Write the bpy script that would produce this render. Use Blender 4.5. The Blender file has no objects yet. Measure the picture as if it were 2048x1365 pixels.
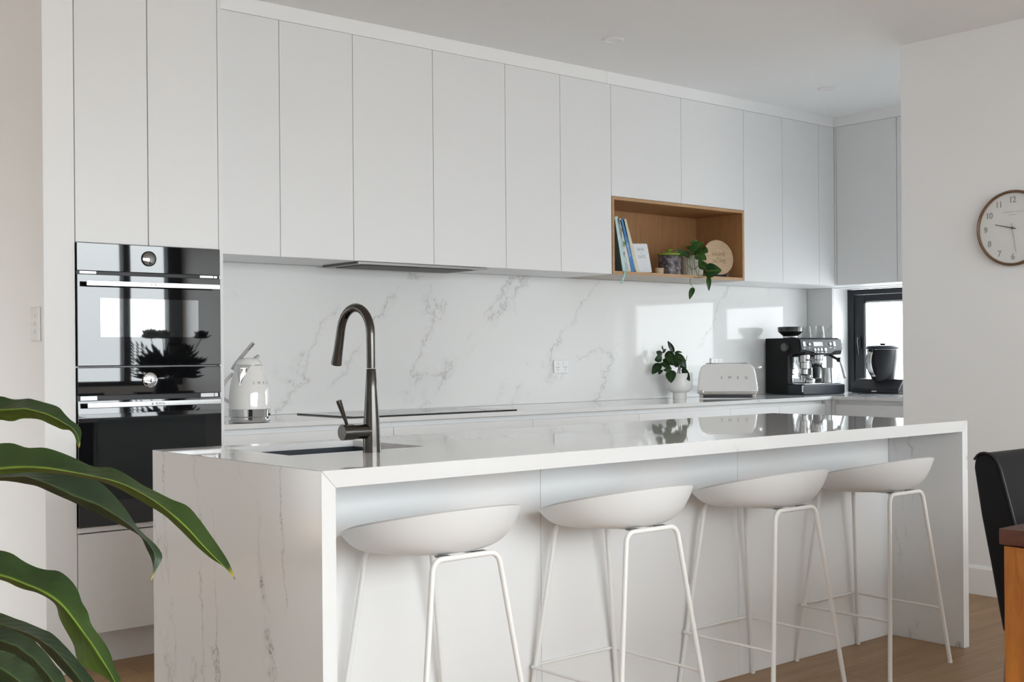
import bpy, bmesh, math, random
from mathutils import Vector, Matrix
random.seed(7)
D = bpy.data
scene = bpy.context.scene
COL = scene.collection
R = math.radians
PI = math.pi

# ------------------------------------------------------------------ camera
F_PX, YAW, ROLL, HORIZON, EYE = 2446.9, 0.70625, -0.00813, 711.0, 1.174
cam_data = D.cameras.new('camera')
cam = D.objects.new('camera', cam_data)
COL.objects.link(cam)
scene.camera = cam
cam_data.sensor_width = 36.0
cam_data.lens = F_PX / 2048 * 36.0
cam_data.shift_y = (HORIZON - 682.5) / 2048
cam_data.clip_start = 0.05
_r = Vector((math.cos(YAW), -math.sin(YAW), 0)); _d = Vector((0, 0, -1)); _f = Vector((math.sin(YAW), math.cos(YAW), 0))
_right = _r * math.cos(ROLL) - _d * math.sin(ROLL)
_down = _r * math.sin(ROLL) + _d * math.cos(ROLL)
m = Matrix.Identity(4)
for i in range(3):
    m[i][0] = _right[i]; m[i][1] = -_down[i]; m[i][2] = -_f[i]
m[0][3], m[1][3], m[2][3] = 0.0, 0.0, EYE
cam.matrix_world = m

# ------------------------------------------------------------------ daylight
world = D.worlds.new('overcast_sky'); scene.world = world; world.use_nodes = True
wn = world.node_tree; wn.nodes.clear()
wo = wn.nodes.new('ShaderNodeOutputWorld'); wb = wn.nodes.new('ShaderNodeBackground')
wtc = wn.nodes.new('ShaderNodeTexCoord'); wsx = wn.nodes.new('ShaderNodeSeparateXYZ'); wr = wn.nodes.new('ShaderNodeValToRGB')
wn.links.new(wtc.outputs['Generated'], wsx.inputs[0]); wmr = wn.nodes.new('ShaderNodeMapRange'); wmr.inputs['From Min'].default_value = -1.0; wn.links.new(wsx.outputs['Z'], wmr.inputs['Value']); wn.links.new(wmr.outputs[0], wr.inputs[0])
wr.color_ramp.elements[0].position = 0.44; wr.color_ramp.elements[0].color = (0.52, 0.53, 0.54, 1)
wr.color_ramp.elements[1].position = 0.475; wr.color_ramp.elements[1].color = (0.93, 0.965, 1.0, 1)
wn.links.new(wr.outputs[0], wb.inputs[0])
# overcast sky: about two and a half times brighter overhead than at the horizon
wbr = wn.nodes.new('ShaderNodeMapRange'); wbr.inputs['From Min'].default_value = 0.0; wbr.inputs['From Max'].default_value = 1.0
wbr.inputs['To Min'].default_value = 7.6; wbr.inputs['To Max'].default_value = 19.0
wn.links.new(wsx.outputs['Z'], wbr.inputs['Value']); wn.links.new(wbr.outputs[0], wb.inputs[1])
wn.links.new(wb.outputs[0], wo.inputs[0])
def portal(name, loc, rot, sx, sy):
    l = D.lights.new(name, 'AREA'); l.shape = 'RECTANGLE'; l.size = sx; l.size_y = sy
    l.cycles.is_portal = True
    o = D.objects.new(name, l); o.location = loc; o.rotation_euler = rot; COL.objects.link(o)
portal('window_portal', (2.4, -2.72, 1.68), (R(90), 0, 0), 6.3, 1.62)          # faces +Y
portal('window_portal', (7.345, 4.1, 1.25), (R(90), 0, R(90)), 1.75, 0.75)     # faces -X
portal('window_portal', (-0.55, 6.1, 1.0), (R(90), 0, R(-90)), 0.9, 2.0)
vs = scene.view_settings
vs.view_transform = 'Standard'; vs.look = 'None'; vs.gamma = 1.0; vs.use_curve_mapping = False
vs.exposure = 0.46
scene.cycles.use_denoising = True
scene.cycles.max_bounces = 12; scene.cycles.diffuse_bounces = 9; scene.cycles.glossy_bounces = 6
scene.cycles.transmission_bounces = 8; scene.cycles.transparent_max_bounces = 12
scene.cycles.sample_clamp_indirect = 8.0

# ------------------------------------------------------------------ materials
def mat(name, color, rough=0.5, metal=0.0, ior=1.5, coat=0.0, trans=0.0, noise=0.0, nscale=20.0, bump=0.0, bscale=60.0, sss=0.0, aniso=0.0, spec=0.5, mapping=None):
    m = D.materials.new(name); m.use_nodes = True
    nt = m.node_tree; b = nt.nodes['Principled BSDF']
    c = (color[0], color[1], color[2], 1)
    b.inputs['Base Color'].default_value = c
    b.inputs['Roughness'].default_value = rough; b.inputs['Metallic'].default_value = metal
    b.inputs['IOR'].default_value = ior; b.inputs['Coat Weight'].default_value = coat; b.inputs['Coat Roughness'].default_value = 0.04
    b.inputs['Transmission Weight'].default_value = trans; b.inputs['Specular IOR Level'].default_value = spec
    tc = nt.nodes.new('ShaderNodeTexCoord'); mp = nt.nodes.new('ShaderNodeMapping')
    nt.links.new(tc.outputs['Object'], mp.inputs[0])
    if mapping: mp.inputs['Scale'].default_value = mapping
    # every surface gets at least a faint procedural variation
    nz = nt.nodes.new('ShaderNodeTexNoise'); nz.inputs['Scale'].default_value = nscale; nz.inputs['Detail'].default_value = 4
    nt.links.new(mp.outputs[0], nz.inputs['Vector'])
    rp = nt.nodes.new('ShaderNodeMapRange'); k = max(noise, 0.01)
    rp.inputs['To Min'].default_value = 1 - k; rp.inputs['To Max'].default_value = 1 + k
    nt.links.new(nz.outputs['Fac'], rp.inputs['Value'])
    vm = nt.nodes.new('ShaderNodeVectorMath'); vm.operation = 'SCALE'; vm.inputs[0].default_value = color[:3]
    nt.links.new(rp.outputs[0], vm.inputs['Scale']); nt.links.new(vm.outputs[0], b.inputs['Base Color'])
    if bump > 0:
        n2 = nt.nodes.new('ShaderNodeTexNoise'); n2.inputs['Scale'].default_value = bscale; n2.inputs['Detail'].default_value = 3
        nt.links.new(mp.outputs[0], n2.inputs['Vector'])
        bp = nt.nodes.new('ShaderNodeBump'); bp.inputs['Strength'].default_value = bump; bp.inputs['Distance'].default_value = 0.002
        nt.links.new(n2.outputs['Fac'], bp.inputs['Height']); nt.links.new(bp.outputs[0], b.inputs['Normal'])
    return m

def ramp(nt, pts):
    r = nt.nodes.new('ShaderNodeValToRGB'); e = r.color_ramp.elements
    e[0].position, e[0].color = pts[0][0], (*pts[0][1], 1)
    e[1].position, e[1].color = pts[-1][0], (*pts[-1][1], 1)
    for p, c in pts[1:-1]:
        x = e.new(p); x.color = (*c, 1)
    return r

def stone(name, base, vein, rot, stretch, scale=1.0, rough=0.06, offset=(0, 0, 0), amount=1.0, spec=0.5):
    """white engineered stone with wispy grey veins"""
    m = D.materials.new(name); m.use_nodes = True; nt = m.node_tree; b = nt.nodes['Principled BSDF']; L = nt.links.new
    tc = nt.nodes.new('ShaderNodeTexCoord')
    mp = nt.nodes.new('ShaderNodeMapping'); mp.inputs['Rotation'].default_value = rot; mp.inputs['Location'].default_value = offset
    L(tc.outputs['Object'], mp.inputs[0])
    sc = nt.nodes.new('ShaderNodeMapping'); sc.inputs['Scale'].default_value = stretch; L(mp.outputs[0], sc.inputs[0])
    d = nt.nodes.new('ShaderNodeTexNoise'); d.inputs['Scale'].default_value = 9.0; d.inputs['Detail'].default_value = 7; d.inputs['Roughness'].default_value = 0.68
    L(tc.outputs['Object'], d.inputs['Vector'])
    ds = nt.nodes.new('ShaderNodeVectorMath'); ds.operation = 'SUBTRACT'; ds.inputs[1].default_value = (0.5, 0.5, 0.5); L(d.outputs['Color'], ds.inputs[0])
    dm = nt.nodes.new('ShaderNodeVectorMath'); dm.operation = 'SCALE'; dm.inputs['Scale'].default_value = 0.16; L(ds.outputs[0], dm.inputs[0])
    ad = nt.nodes.new('ShaderNodeVectorMath'); ad.operation = 'ADD'; L(sc.outputs[0], ad.inputs[0]); L(dm.outputs[0], ad.inputs[1])
    n = nt.nodes.new('ShaderNodeTexNoise'); n.inputs['Scale'].default_value = 1.5 * scale; n.inputs['Detail'].default_value = 1.0
    L(ad.outputs[0], n.inputs['Vector'])
    a = nt.nodes.new('ShaderNodeMath'); a.operation = 'SUBTRACT'; a.inputs[1].default_value = 0.5; L(n.outputs['Fac'], a.inputs[0])
    ab = nt.nodes.new('ShaderNodeMath'); ab.operation = 'ABSOLUTE'; L(a.outputs[0], ab.inputs[0])
    core = nt.nodes.new('ShaderNodeMapRange'); core.interpolation_type = 'SMOOTHSTEP'
    core.inputs['From Min'].default_value = 0.0; core.inputs['From Max'].default_value = 0.0060; core.inputs['To Min'].default_value = 1; core.inputs['To Max'].default_value = 0
    L(ab.outputs[0], core.inputs['Value'])
    halo = nt.nodes.new('ShaderNodeMapRange'); halo.interpolation_type = 'SMOOTHSTEP'
    halo.inputs['From Min'].default_value = 0.0; halo.inputs['From Max'].default_value = 0.035; halo.inputs['To Min'].default_value = 0.20; halo.inputs['To Max'].default_value = 0
    L(ab.outputs[0], halo.inputs['Value'])
    mx = nt.nodes.new('ShaderNodeMath'); mx.operation = 'MAXIMUM'; L(core.outputs[0], mx.inputs[0]); L(halo.outputs[0], mx.inputs[1])
    # broken up in patches
    k = nt.nodes.new('ShaderNodeTexNoise'); k.inputs['Scale'].default_value = 5.5; k.inputs['Detail'].default_value = 5; L(tc.outputs['Object'], k.inputs['Vector'])
    kr = nt.nodes.new('ShaderNodeMapRange'); kr.interpolation_type = 'SMOOTHSTEP'; kr.inputs['From Min'].default_value = 0.40; kr.inputs['From Max'].default_value = 0.62
    L(k.outputs['Fac'], kr.inputs['Value'])
    mu = nt.nodes.new('ShaderNodeMath'); mu.operation = 'MULTIPLY'; L(mx.outputs[0], mu.inputs[0]); L(kr.outputs[0], mu.inputs[1])
    mu2 = nt.nodes.new('ShaderNodeMath'); mu2.operation = 'MULTIPLY'; mu2.inputs[1].default_value = amount; L(mu.outputs[0], mu2.inputs[0])
    cm = nt.nodes.new('ShaderNodeMix'); cm.data_type = 'RGBA'; cm.inputs['A'].default_value = (*base, 1); cm.inputs['B'].default_value = (*vein, 1)
    L(mu2.outputs[0], cm.inputs['Factor']); L(cm.outputs['Result'], b.inputs['Base Color'])
    b.inputs['Roughness'].default_value = rough; b.inputs['IOR'].default_value = 1.5; b.inputs['Specular IOR Level'].default_value = spec
    return m

def wood(name, c1, c2, rough=0.4, axis=0, scale=1.0, stretch=14.0, coat=0.0, planks=None):
    """straight grained timber; axis = direction of the grain; planks = (length, width) for a boarded floor"""
    m = D.materials.new(name); m.use_nodes = True; nt = m.node_tree; b = nt.nodes['Principled BSDF']; L = nt.links.new
    tc = nt.nodes.new('ShaderNodeTexCoord'); mp = nt.nodes.new('ShaderNodeMapping')
    s = [stretch * scale] * 3; s[axis] = scale; mp.inputs['Scale'].default_value = s
    vec = tc.outputs['Object']
    if planks:
        br = nt.nodes.new('ShaderNodeTexBrick'); br.offset = 0.37; br.inputs['Scale'].default_value = 1.0
        br.inputs['Brick Width'].default_value = planks[0]; br.inputs['Row Height'].default_value = planks[1]
        br.inputs['Mortar Size'].default_value = 0.0012; br.inputs['Mortar Smooth'].default_value = 0.1
        br.inputs['Color1'].default_value = (0.25, 0.25, 0.25, 1); br.inputs['Color2'].default_value = (0.75, 0.75, 0.75, 1); br.inputs['Mortar'].default_value = (0, 0, 0, 1)
        L(tc.outputs['Object'], br.inputs['Vector'])
        of = nt.nodes.new('ShaderNodeVectorMath'); of.operation = 'MULTIPLY_ADD'; of.inputs[1].default_value = (7, 7, 7)
        L(br.outputs['Color'], of.inputs[0]); L(tc.outputs['Object'], of.inputs[2]); vec = of.outputs[0]
    L(vec, mp.inputs[0])
    n = nt.nodes.new('ShaderNodeTexNoise'); n.inputs['Scale'].default_value = 2.0; n.inputs['Detail'].default_value = 8; n.inputs['Roughness'].default_value = 0.6; n.inputs['Distortion'].default_value = 0.6
    L(mp.outputs[0], n.inputs['Vector'])
    rp = ramp(nt, [(0.3, c1), (0.7, c2)]); L(n.outputs['Fac'], rp.inputs[0])
    out = rp.outputs[0]
    if planks:
        tone = nt.nodes.new('ShaderNodeMapRange'); tone.inputs['From Min'].default_value = 0.25; tone.inputs['From Max'].default_value = 0.75
        tone.inputs['To Min'].default_value = 0.88; tone.inputs['To Max'].default_value = 1.1
        L(br.outputs['Color'], tone.inputs['Value'])
        vm = nt.nodes.new('ShaderNodeVectorMath'); vm.operation = 'SCALE'; L(out, vm.inputs[0]); L(tone.outputs[0], vm.inputs['Scale']); out = vm.outputs[0]
        gm = nt.nodes.new('ShaderNodeMix'); gm.data_type = 'RGBA'; gm.inputs['B'].default_value = (c1[0] * .35, c1[1] * .35, c1[2] * .35, 1)
        L(br.outputs['Fac'], gm.inputs['Factor']); L(out, gm.inputs['A']); out = gm.outputs['Result']
    L(out, b.inputs['Base Color'])
    b.inputs['Roughness'].default_value = rough; b.inputs['Coat Weight'].default_value = coat
    bp = nt.nodes.new('ShaderNodeBump'); bp.inputs['Strength'].default_value = 0.12; bp.inputs['Distance'].default_value = 0.001
    L(n.outputs['Fac'], bp.inputs['Height']); L(bp.outputs[0], b.inputs['Normal'])
    return m

def pane_mat(name, tint=(0.97, 0.985, 0.98), refl=1.0):
    m = D.materials.new(name); m.use_nodes = True; nt = m.node_tree; nt.nodes.clear(); L = nt.links.new
    o = nt.nodes.new('ShaderNodeOutputMaterial'); mx = nt.nodes.new('ShaderNodeMixShader'); t = nt.nodes.new('ShaderNodeBsdfTransparent'); g = nt.nodes.new('ShaderNodeBsdfGlossy')
    f = nt.nodes.new('ShaderNodeLayerWeight'); f.inputs['Blend'].default_value = 0.5
    pw = nt.nodes.new('ShaderNodeMath'); pw.operation = 'POWER'; pw.inputs[1].default_value = 5.0; L(f.outputs['Facing'], pw.inputs[0])
    mu = nt.nodes.new('ShaderNodeMath'); mu.operation = 'MULTIPLY_ADD'; mu.inputs[1].default_value = 0.9; mu.inputs[2].default_value = 0.035 * refl; L(pw.outputs[0], mu.inputs[0])
    t.inputs[0].default_value = (*tint, 1); g.inputs['Roughness'].default_value = 0.0
    nz = nt.nodes.new('ShaderNodeTexNoise'); nz.inputs['Scale'].default_value = 0.7
    bp = nt.nodes.new('ShaderNodeBump'); bp.inputs['Strength'].default_value = 0.01; L(nz.outputs['Fac'], bp.inputs['Height']); L(bp.outputs[0], g.inputs['Normal'])
    L(mu.outputs[0], mx.inputs[0]); L(t.outputs[0], mx.inputs[1]); L(g.outputs[0], mx.inputs[2]); L(mx.outputs[0], o.inputs[0])
    return m

def leaf_mat(name, top, dark, vein, rough=0.35, vscale=1.0, half=None, bump=0.13):
    """uv.x across the blade (0..1), uv.y along it"""
    m = D.materials.new(name); m.use_nodes = True; nt = m.node_tree; b = nt.nodes['Principled BSDF']; L = nt.links.new
    uv = nt.nodes.new('ShaderNodeTexCoord'); sx = nt.nodes.new('ShaderNodeSeparateXYZ'); L(uv.outputs['UV'], sx.inputs[0])
    a = nt.nodes.new('ShaderNodeMath'); a.operation = 'SUBTRACT'; a.inputs[1].default_value = 0.5; L(sx.outputs['X'], a.inputs[0])
    ab = nt.nodes.new('ShaderNodeMath'); ab.operation = 'ABSOLUTE'; L(a.outputs[0], ab.inputs[0])
    mid = nt.nodes.new('ShaderNodeMapRange'); mid.interpolation_type = 'SMOOTHSTEP'; mid.inputs['From Min'].default_value = 0.012; mid.inputs['From Max'].default_value = 0.06
    mid.inputs['To Min'].default_value = 1; mid.inputs['To Max'].default_value = 0; L(ab.outputs[0], mid.inputs['Value'])
    # side veins: bands running obliquely from the midrib
    co = nt.nodes.new('ShaderNodeMath'); co.operation = 'MULTIPLY_ADD'; co.inputs[1].default_value = -0.35; L(ab.outputs[0], co.inputs[0]); L(sx.outputs['Y'], co.inputs[2])
    fr = nt.nodes.new('ShaderNodeMath'); fr.operation = 'MULTIPLY'; fr.inputs[1].default_value = 118 * vscale; L(co.outputs[0], fr.inputs[0])
    si = nt.nodes.new('ShaderNodeMath'); si.operation = 'SINE'; L(fr.outputs[0], si.inputs[0])
    vr = nt.nodes.new('ShaderNodeMapRange'); vr.inputs['From Min'].default_value = -1; vr.inputs['From Max'].default_value = 1; L(si.outputs[0], vr.inputs['Value'])
    nz = nt.nodes.new('ShaderNodeTexNoise'); nz.inputs['Scale'].default_value = 9; nz.inputs['Detail'].default_value = 3; L(uv.outputs['Object'], nz.inputs['Vector'])
    rp = ramp(nt, [(0.35, dark), (0.68, top)]); L(nz.outputs['Fac'], rp.inputs[0])
    blade = rp.outputs[0]
    if half:      # one half of the blade shows its paler side
        hs = nt.nodes.new('ShaderNodeMapRange'); hs.interpolation_type = 'SMOOTHSTEP'; hs.inputs['From Min'].default_value = 0.50; hs.inputs['From Max'].default_value = 0.60; hs.inputs['To Max'].default_value = 0.8; L(sx.outputs['X'], hs.inputs['Value'])
        hm = nt.nodes.new('ShaderNodeMix'); hm.data_type = 'RGBA'; hm.inputs['B'].default_value = (*half, 1); L(hs.outputs[0], hm.inputs['Factor']); L(blade, hm.inputs['A']); blade = hm.outputs['Result']
    c1 = nt.nodes.new('ShaderNodeMix'); c1.data_type = 'RGBA'; c1.inputs['B'].default_value = (*vein, 1); L(mid.outputs[0], c1.inputs['Factor']); L(blade, c1.inputs['A'])
    # yellow then brown very tip
    tp = nt.nodes.new('ShaderNodeMapRange'); tp.interpolation_type = 'SMOOTHSTEP'; tp.inputs['From Min'].default_value = 0.955; tp.inputs['From Max'].default_value = 0.985; L(sx.outputs['Y'], tp.inputs['Value'])
    c2 = nt.nodes.new('ShaderNodeMix'); c2.data_type = 'RGBA'; c2.inputs['B'].default_value = (0.45, 0.38, 0.06, 1); L(tp.outputs[0], c2.inputs['Factor']); L(c1.outputs['Result'], c2.inputs['A'])
    tq = nt.nodes.new('ShaderNodeMapRange'); tq.interpolation_type = 'SMOOTHSTEP'; tq.inputs['From Min'].default_value = 0.985; tq.inputs['From Max'].default_value = 0.995; L(sx.outputs['Y'], tq.inputs['Value'])
    c3 = nt.nodes.new('ShaderNodeMix'); c3.data_type = 'RGBA'; c3.inputs['B'].default_value = (0.10, 0.05, 0.03, 1); L(tq.outputs[0], c3.inputs['Factor']); L(c2.outputs['Result'], c3.inputs['A'])
    L(c3.outputs['Result'], b.inputs['Base Color'])
    bp = nt.nodes.new('ShaderNodeBump'); bp.inputs['Strength'].default_value = bump; bp.inputs['Distance'].default_value = 0.002; L(vr.outputs[0], bp.inputs['Height']); L(bp.outputs[0], b.inputs['Normal'])
    b.inputs['Roughness'].default_value = rough; b.inputs['Specular IOR Level'].default_value = 0.4
    # light through the blade
    tr = nt.nodes.new('ShaderNodeBsdfTranslucent'); L(c3.outputs['Result'], tr.inputs[0])
    mx = nt.nodes.new('ShaderNodeMixShader'); mx.inputs[0].default_value = 0.25
    out = nt.nodes['Material Output']; L(b.outputs[0], mx.inputs[1]); L(tr.outputs[0], mx.inputs[2]); L(mx.outputs[0], out.inputs[0])
    return m

WALL = mat('painted_plaster', (0.868, 0.876, 0.884), 0.6, noise=0.012, nscale=3, bump=0.03, bscale=220)
CEIL = mat('ceiling_paint', (0.893, 0.90, 0.906), 0.75, noise=0.012, nscale=3, bump=0.03, bscale=200)
TRIM = mat('trim_paint', (0.885, 0.89, 0.895), 0.4)
CAB = mat('satin_white_laminate', (0.803, 0.810, 0.818), 0.36, noise=0.006, nscale=2)
CABIN = mat('cabinet_interior', (0.55, 0.55, 0.54), 0.6)
GAPM = mat('shadow_gap_board', (0.10, 0.10, 0.10), 0.8)
STONE_SPLASH = stone('veined_stone_upright', (0.78, 0.78, 0.775), (0.42, 0.41, 0.40), (0, R(-46), 0), (1.0, 1.0, 0.22), 1.7, 0.05, (0.3, 0, 0.9), 0.72, 0.20)
STONE_TOP = stone('veined_stone_top', (0.735, 0.74, 0.745), (0.50, 0.49, 0.48), (0, 0, R(35)), (1.0, 0.4, 1.0), 0.9, 0.03, (2.1, 0.4, 0), 0.8)
STONE_END = stone('veined_stone_end', (0.765, 0.778, 0.79), (0.24, 0.235, 0.23), (R(6), 0, 0), (1.0, 1.8, 0.20), 2.4, 0.14, (0.0, 3.2, 0.35), 0.9)
SPLASH_SIDE = STONE_SPLASH
FLOOR = wood('oak_floor_boards', (0.27, 0.155, 0.068), (0.36, 0.22, 0.105), 0.42, 0, 1.2, 9.0, planks=(1.9, 0.19))
OAK = wood('oak_veneer', (0.33, 0.168, 0.068), (0.43, 0.225, 0.098), 0.45, 2, 2.2, 10.0)
OAK_EDGE = wood('oak_edge', (0.42, 0.25, 0.12), (0.52, 0.32, 0.17), 0.45, 0, 2.0, 10.0)
UNDERBOARD = mat('shelf_underside', (0.50, 0.45, 0.40), 0.5, noise=0.03)
BAMBOO = wood('pale_board_wood', (0.52, 0.37, 0.23), (0.66, 0.49, 0.33), 0.45, 0, 5.0, 7.0)
BURN = mat('burnt_engraving', (0.30, 0.19, 0.11), 0.7)
ORANGE = wood('orange_hardwood', (0.30, 0.095, 0.015), (0.50, 0.19, 0.035), 0.28, 2, 2.0, 9.0, coat=0.3)
REDTOP = wood('red_brown_hardwood', (0.065, 0.02, 0.012), (0.12, 0.04, 0.022), 0.3, 0, 2.0, 9.0, coat=0.3)
WHITE_PL = mat('matt_white_shell', (0.755, 0.762, 0.77), 0.42)
WHITE_MT = mat('white_powder_coat', (0.82, 0.82, 0.81), 0.38)
GREY_PL = mat('grey_pad', (0.22, 0.22, 0.22), 0.6)
SW = mat('white_switch_plastic', (0.82, 0.82, 0.83), 0.25)
SLOT = mat('socket_slot', (0.12, 0.12, 0.12), 0.6)
BLACKGLASS = mat('oven_black_glass', (0.006, 0.006, 0.007), 0.02, ior=1.72)
MIRRORGLASS = mat('oven_window_coated_glass', (0.02, 0.022, 0.022), 0.02, ior=2.6)
WINGLASS = mat('oven_dark_window', (0.010, 0.013, 0.014), 0.03, ior=1.5)
STEEL = mat('brushed_steel', (0.50, 0.50, 0.50), 0.24, metal=1.0, noise=0.02, nscale=80, mapping=(0.05, 1, 1))
CHROME = mat('chrome', (0.70, 0.71, 0.72), 0.05, metal=1.0)
LETTER = mat('letter_chrome', (0.14, 0.145, 0.15), 0.3, metal=0.8)
DARKSTEEL = mat('hood_dark_steel', (0.16, 0.15, 0.14), 0.35, metal=0.9)
MESHF = mat('hood_filter', (0.05, 0.045, 0.04), 0.5, metal=0.5)
GUN = mat('brushed_gunmetal', (0.085, 0.080, 0.075), 0.20, metal=1.0, noise=0.08, nscale=120, mapping=(1, 1, 0.02))
HOBG = mat('hob_glass', (0.008, 0.009, 0.010), 0.03, ior=1.5)
NAVY = mat('granite_composite_navy', (0.018, 0.028, 0.042), 0.5, noise=0.25, nscale=300)
ENAMEL = mat('white_enamel', (0.80, 0.80, 0.79), 0.08, coat=0.6)
CERAM = mat('white_ceramic', (0.78, 0.775, 0.755), 0.3, noise=0.01)
CREAM = mat('cream_ceramic', (0.66, 0.63, 0.55), 0.4, noise=0.02)
SOIL = mat('potting_bark', (0.13, 0.045, 0.02), 0.9, noise=0.5, nscale=150, bump=0.8, bscale=150)
MATTBLK = mat('matt_black_appliance', (0.006, 0.006, 0.007), 0.5, noise=0.05, spec=0.25)
SATBLK = mat('satin_black_plastic', (0.010, 0.011, 0.014), 0.32, spec=0.35)
NAVYMET = mat('dark_blue_grey_panel', (0.016, 0.021, 0.030), 0.42, spec=0.35)
SMOKE = mat('smoked_hopper', (0.02, 0.02, 0.02), 0.06, ior=1.6)
GREYBTN = mat('silver_button', (0.58, 0.58, 0.56), 0.35, metal=0.4)
LCD = mat('lcd_face', (0.50, 0.52, 0.50), 0.2)
CHARCOAL = mat('charcoal_window_frame', (0.018, 0.021, 0.026), 0.42, spec=0.35)
GASKET = mat('pale_gasket', (0.55, 0.58, 0.60), 0.3)
PANE = pane_mat('window_pane')
TUMBLER = pane_mat('drinking_glass', (0.93, 0.94, 0.94), 2.2)
LEATHER = mat('black_leather', (0.006, 0.0058, 0.0075), 0.50, spec=0.18, noise=0.1, nscale=30, bump=0.12, bscale=420)
PIPING = mat('leather_piping', (0.006, 0.006, 0.007), 0.45)
WALNUT = wood('brown_clock_wood', (0.12, 0.062, 0.028), (0.20, 0.11, 0.055), 0.35, 1, 6.0, 4.0)
DIAL = mat('clock_dial', (0.74, 0.74, 0.73), 0.5)
NUM = mat('clock_numerals', (0.33, 0.34, 0.33), 0.5)
NUMFAINT = mat('faint_dial_print', (0.60, 0.61, 0.60), 0.5)
HAND = mat('clock_hand', (0.12, 0.125, 0.12), 0.3, metal=0.6)
HANDL = mat('clock_minute_hand', (0.40, 0.40, 0.40), 0.3, metal=0.3)
PLANT_A = leaf_mat('glossy_green_leaf', (0.045, 0.085, 0.018), (0.018, 0.045, 0.014), (0.20, 0.33, 0.04), 0.34, 0.75, (0.085, 0.14, 0.02))
PLANT_B = leaf_mat('dull_green_leaf', (0.042, 0.070, 0.030), (0.020, 0.042, 0.022), (0.07, 0.13, 0.045), 0.36, 0.75)
LEAF_S = leaf_mat('small_dark_leaf', (0.026, 0.064, 0.016), (0.008, 0.026, 0.010), (0.05, 0.10, 0.025), 0.26, 0.3)
LEAF_P = leaf_mat('pothos_leaf', (0.050, 0.130, 0.016), (0.012, 0.045, 0.014), (0.08, 0.16, 0.025), 0.25, 0.3)
STEM = mat('green_stem', (0.06, 0.10, 0.025), 0.5)
STEMB = mat('brown_stem', (0.07, 0.035, 0.015), 0.6)
PAPER = mat('book_pages', (0.72, 0.70, 0.64), 0.8, noise=0.05, nscale=200, mapping=(1, 1, 0.02))
RIBBON = mat('aqua_ribbon', (0.30, 0.56, 0.54), 0.5)
CORD_W = mat('white_cord', (0.7, 0.7, 0.69), 0.4)
CORD_B = mat('black_cord', (0.015, 0.015, 0.015), 0.4)
BLUEG = mat('blue_glass_packet', (0.06, 0.16, 0.32), 0.15)
LILAC = mat('lilac_packet', (0.38, 0.36, 0.48), 0.4)

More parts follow.
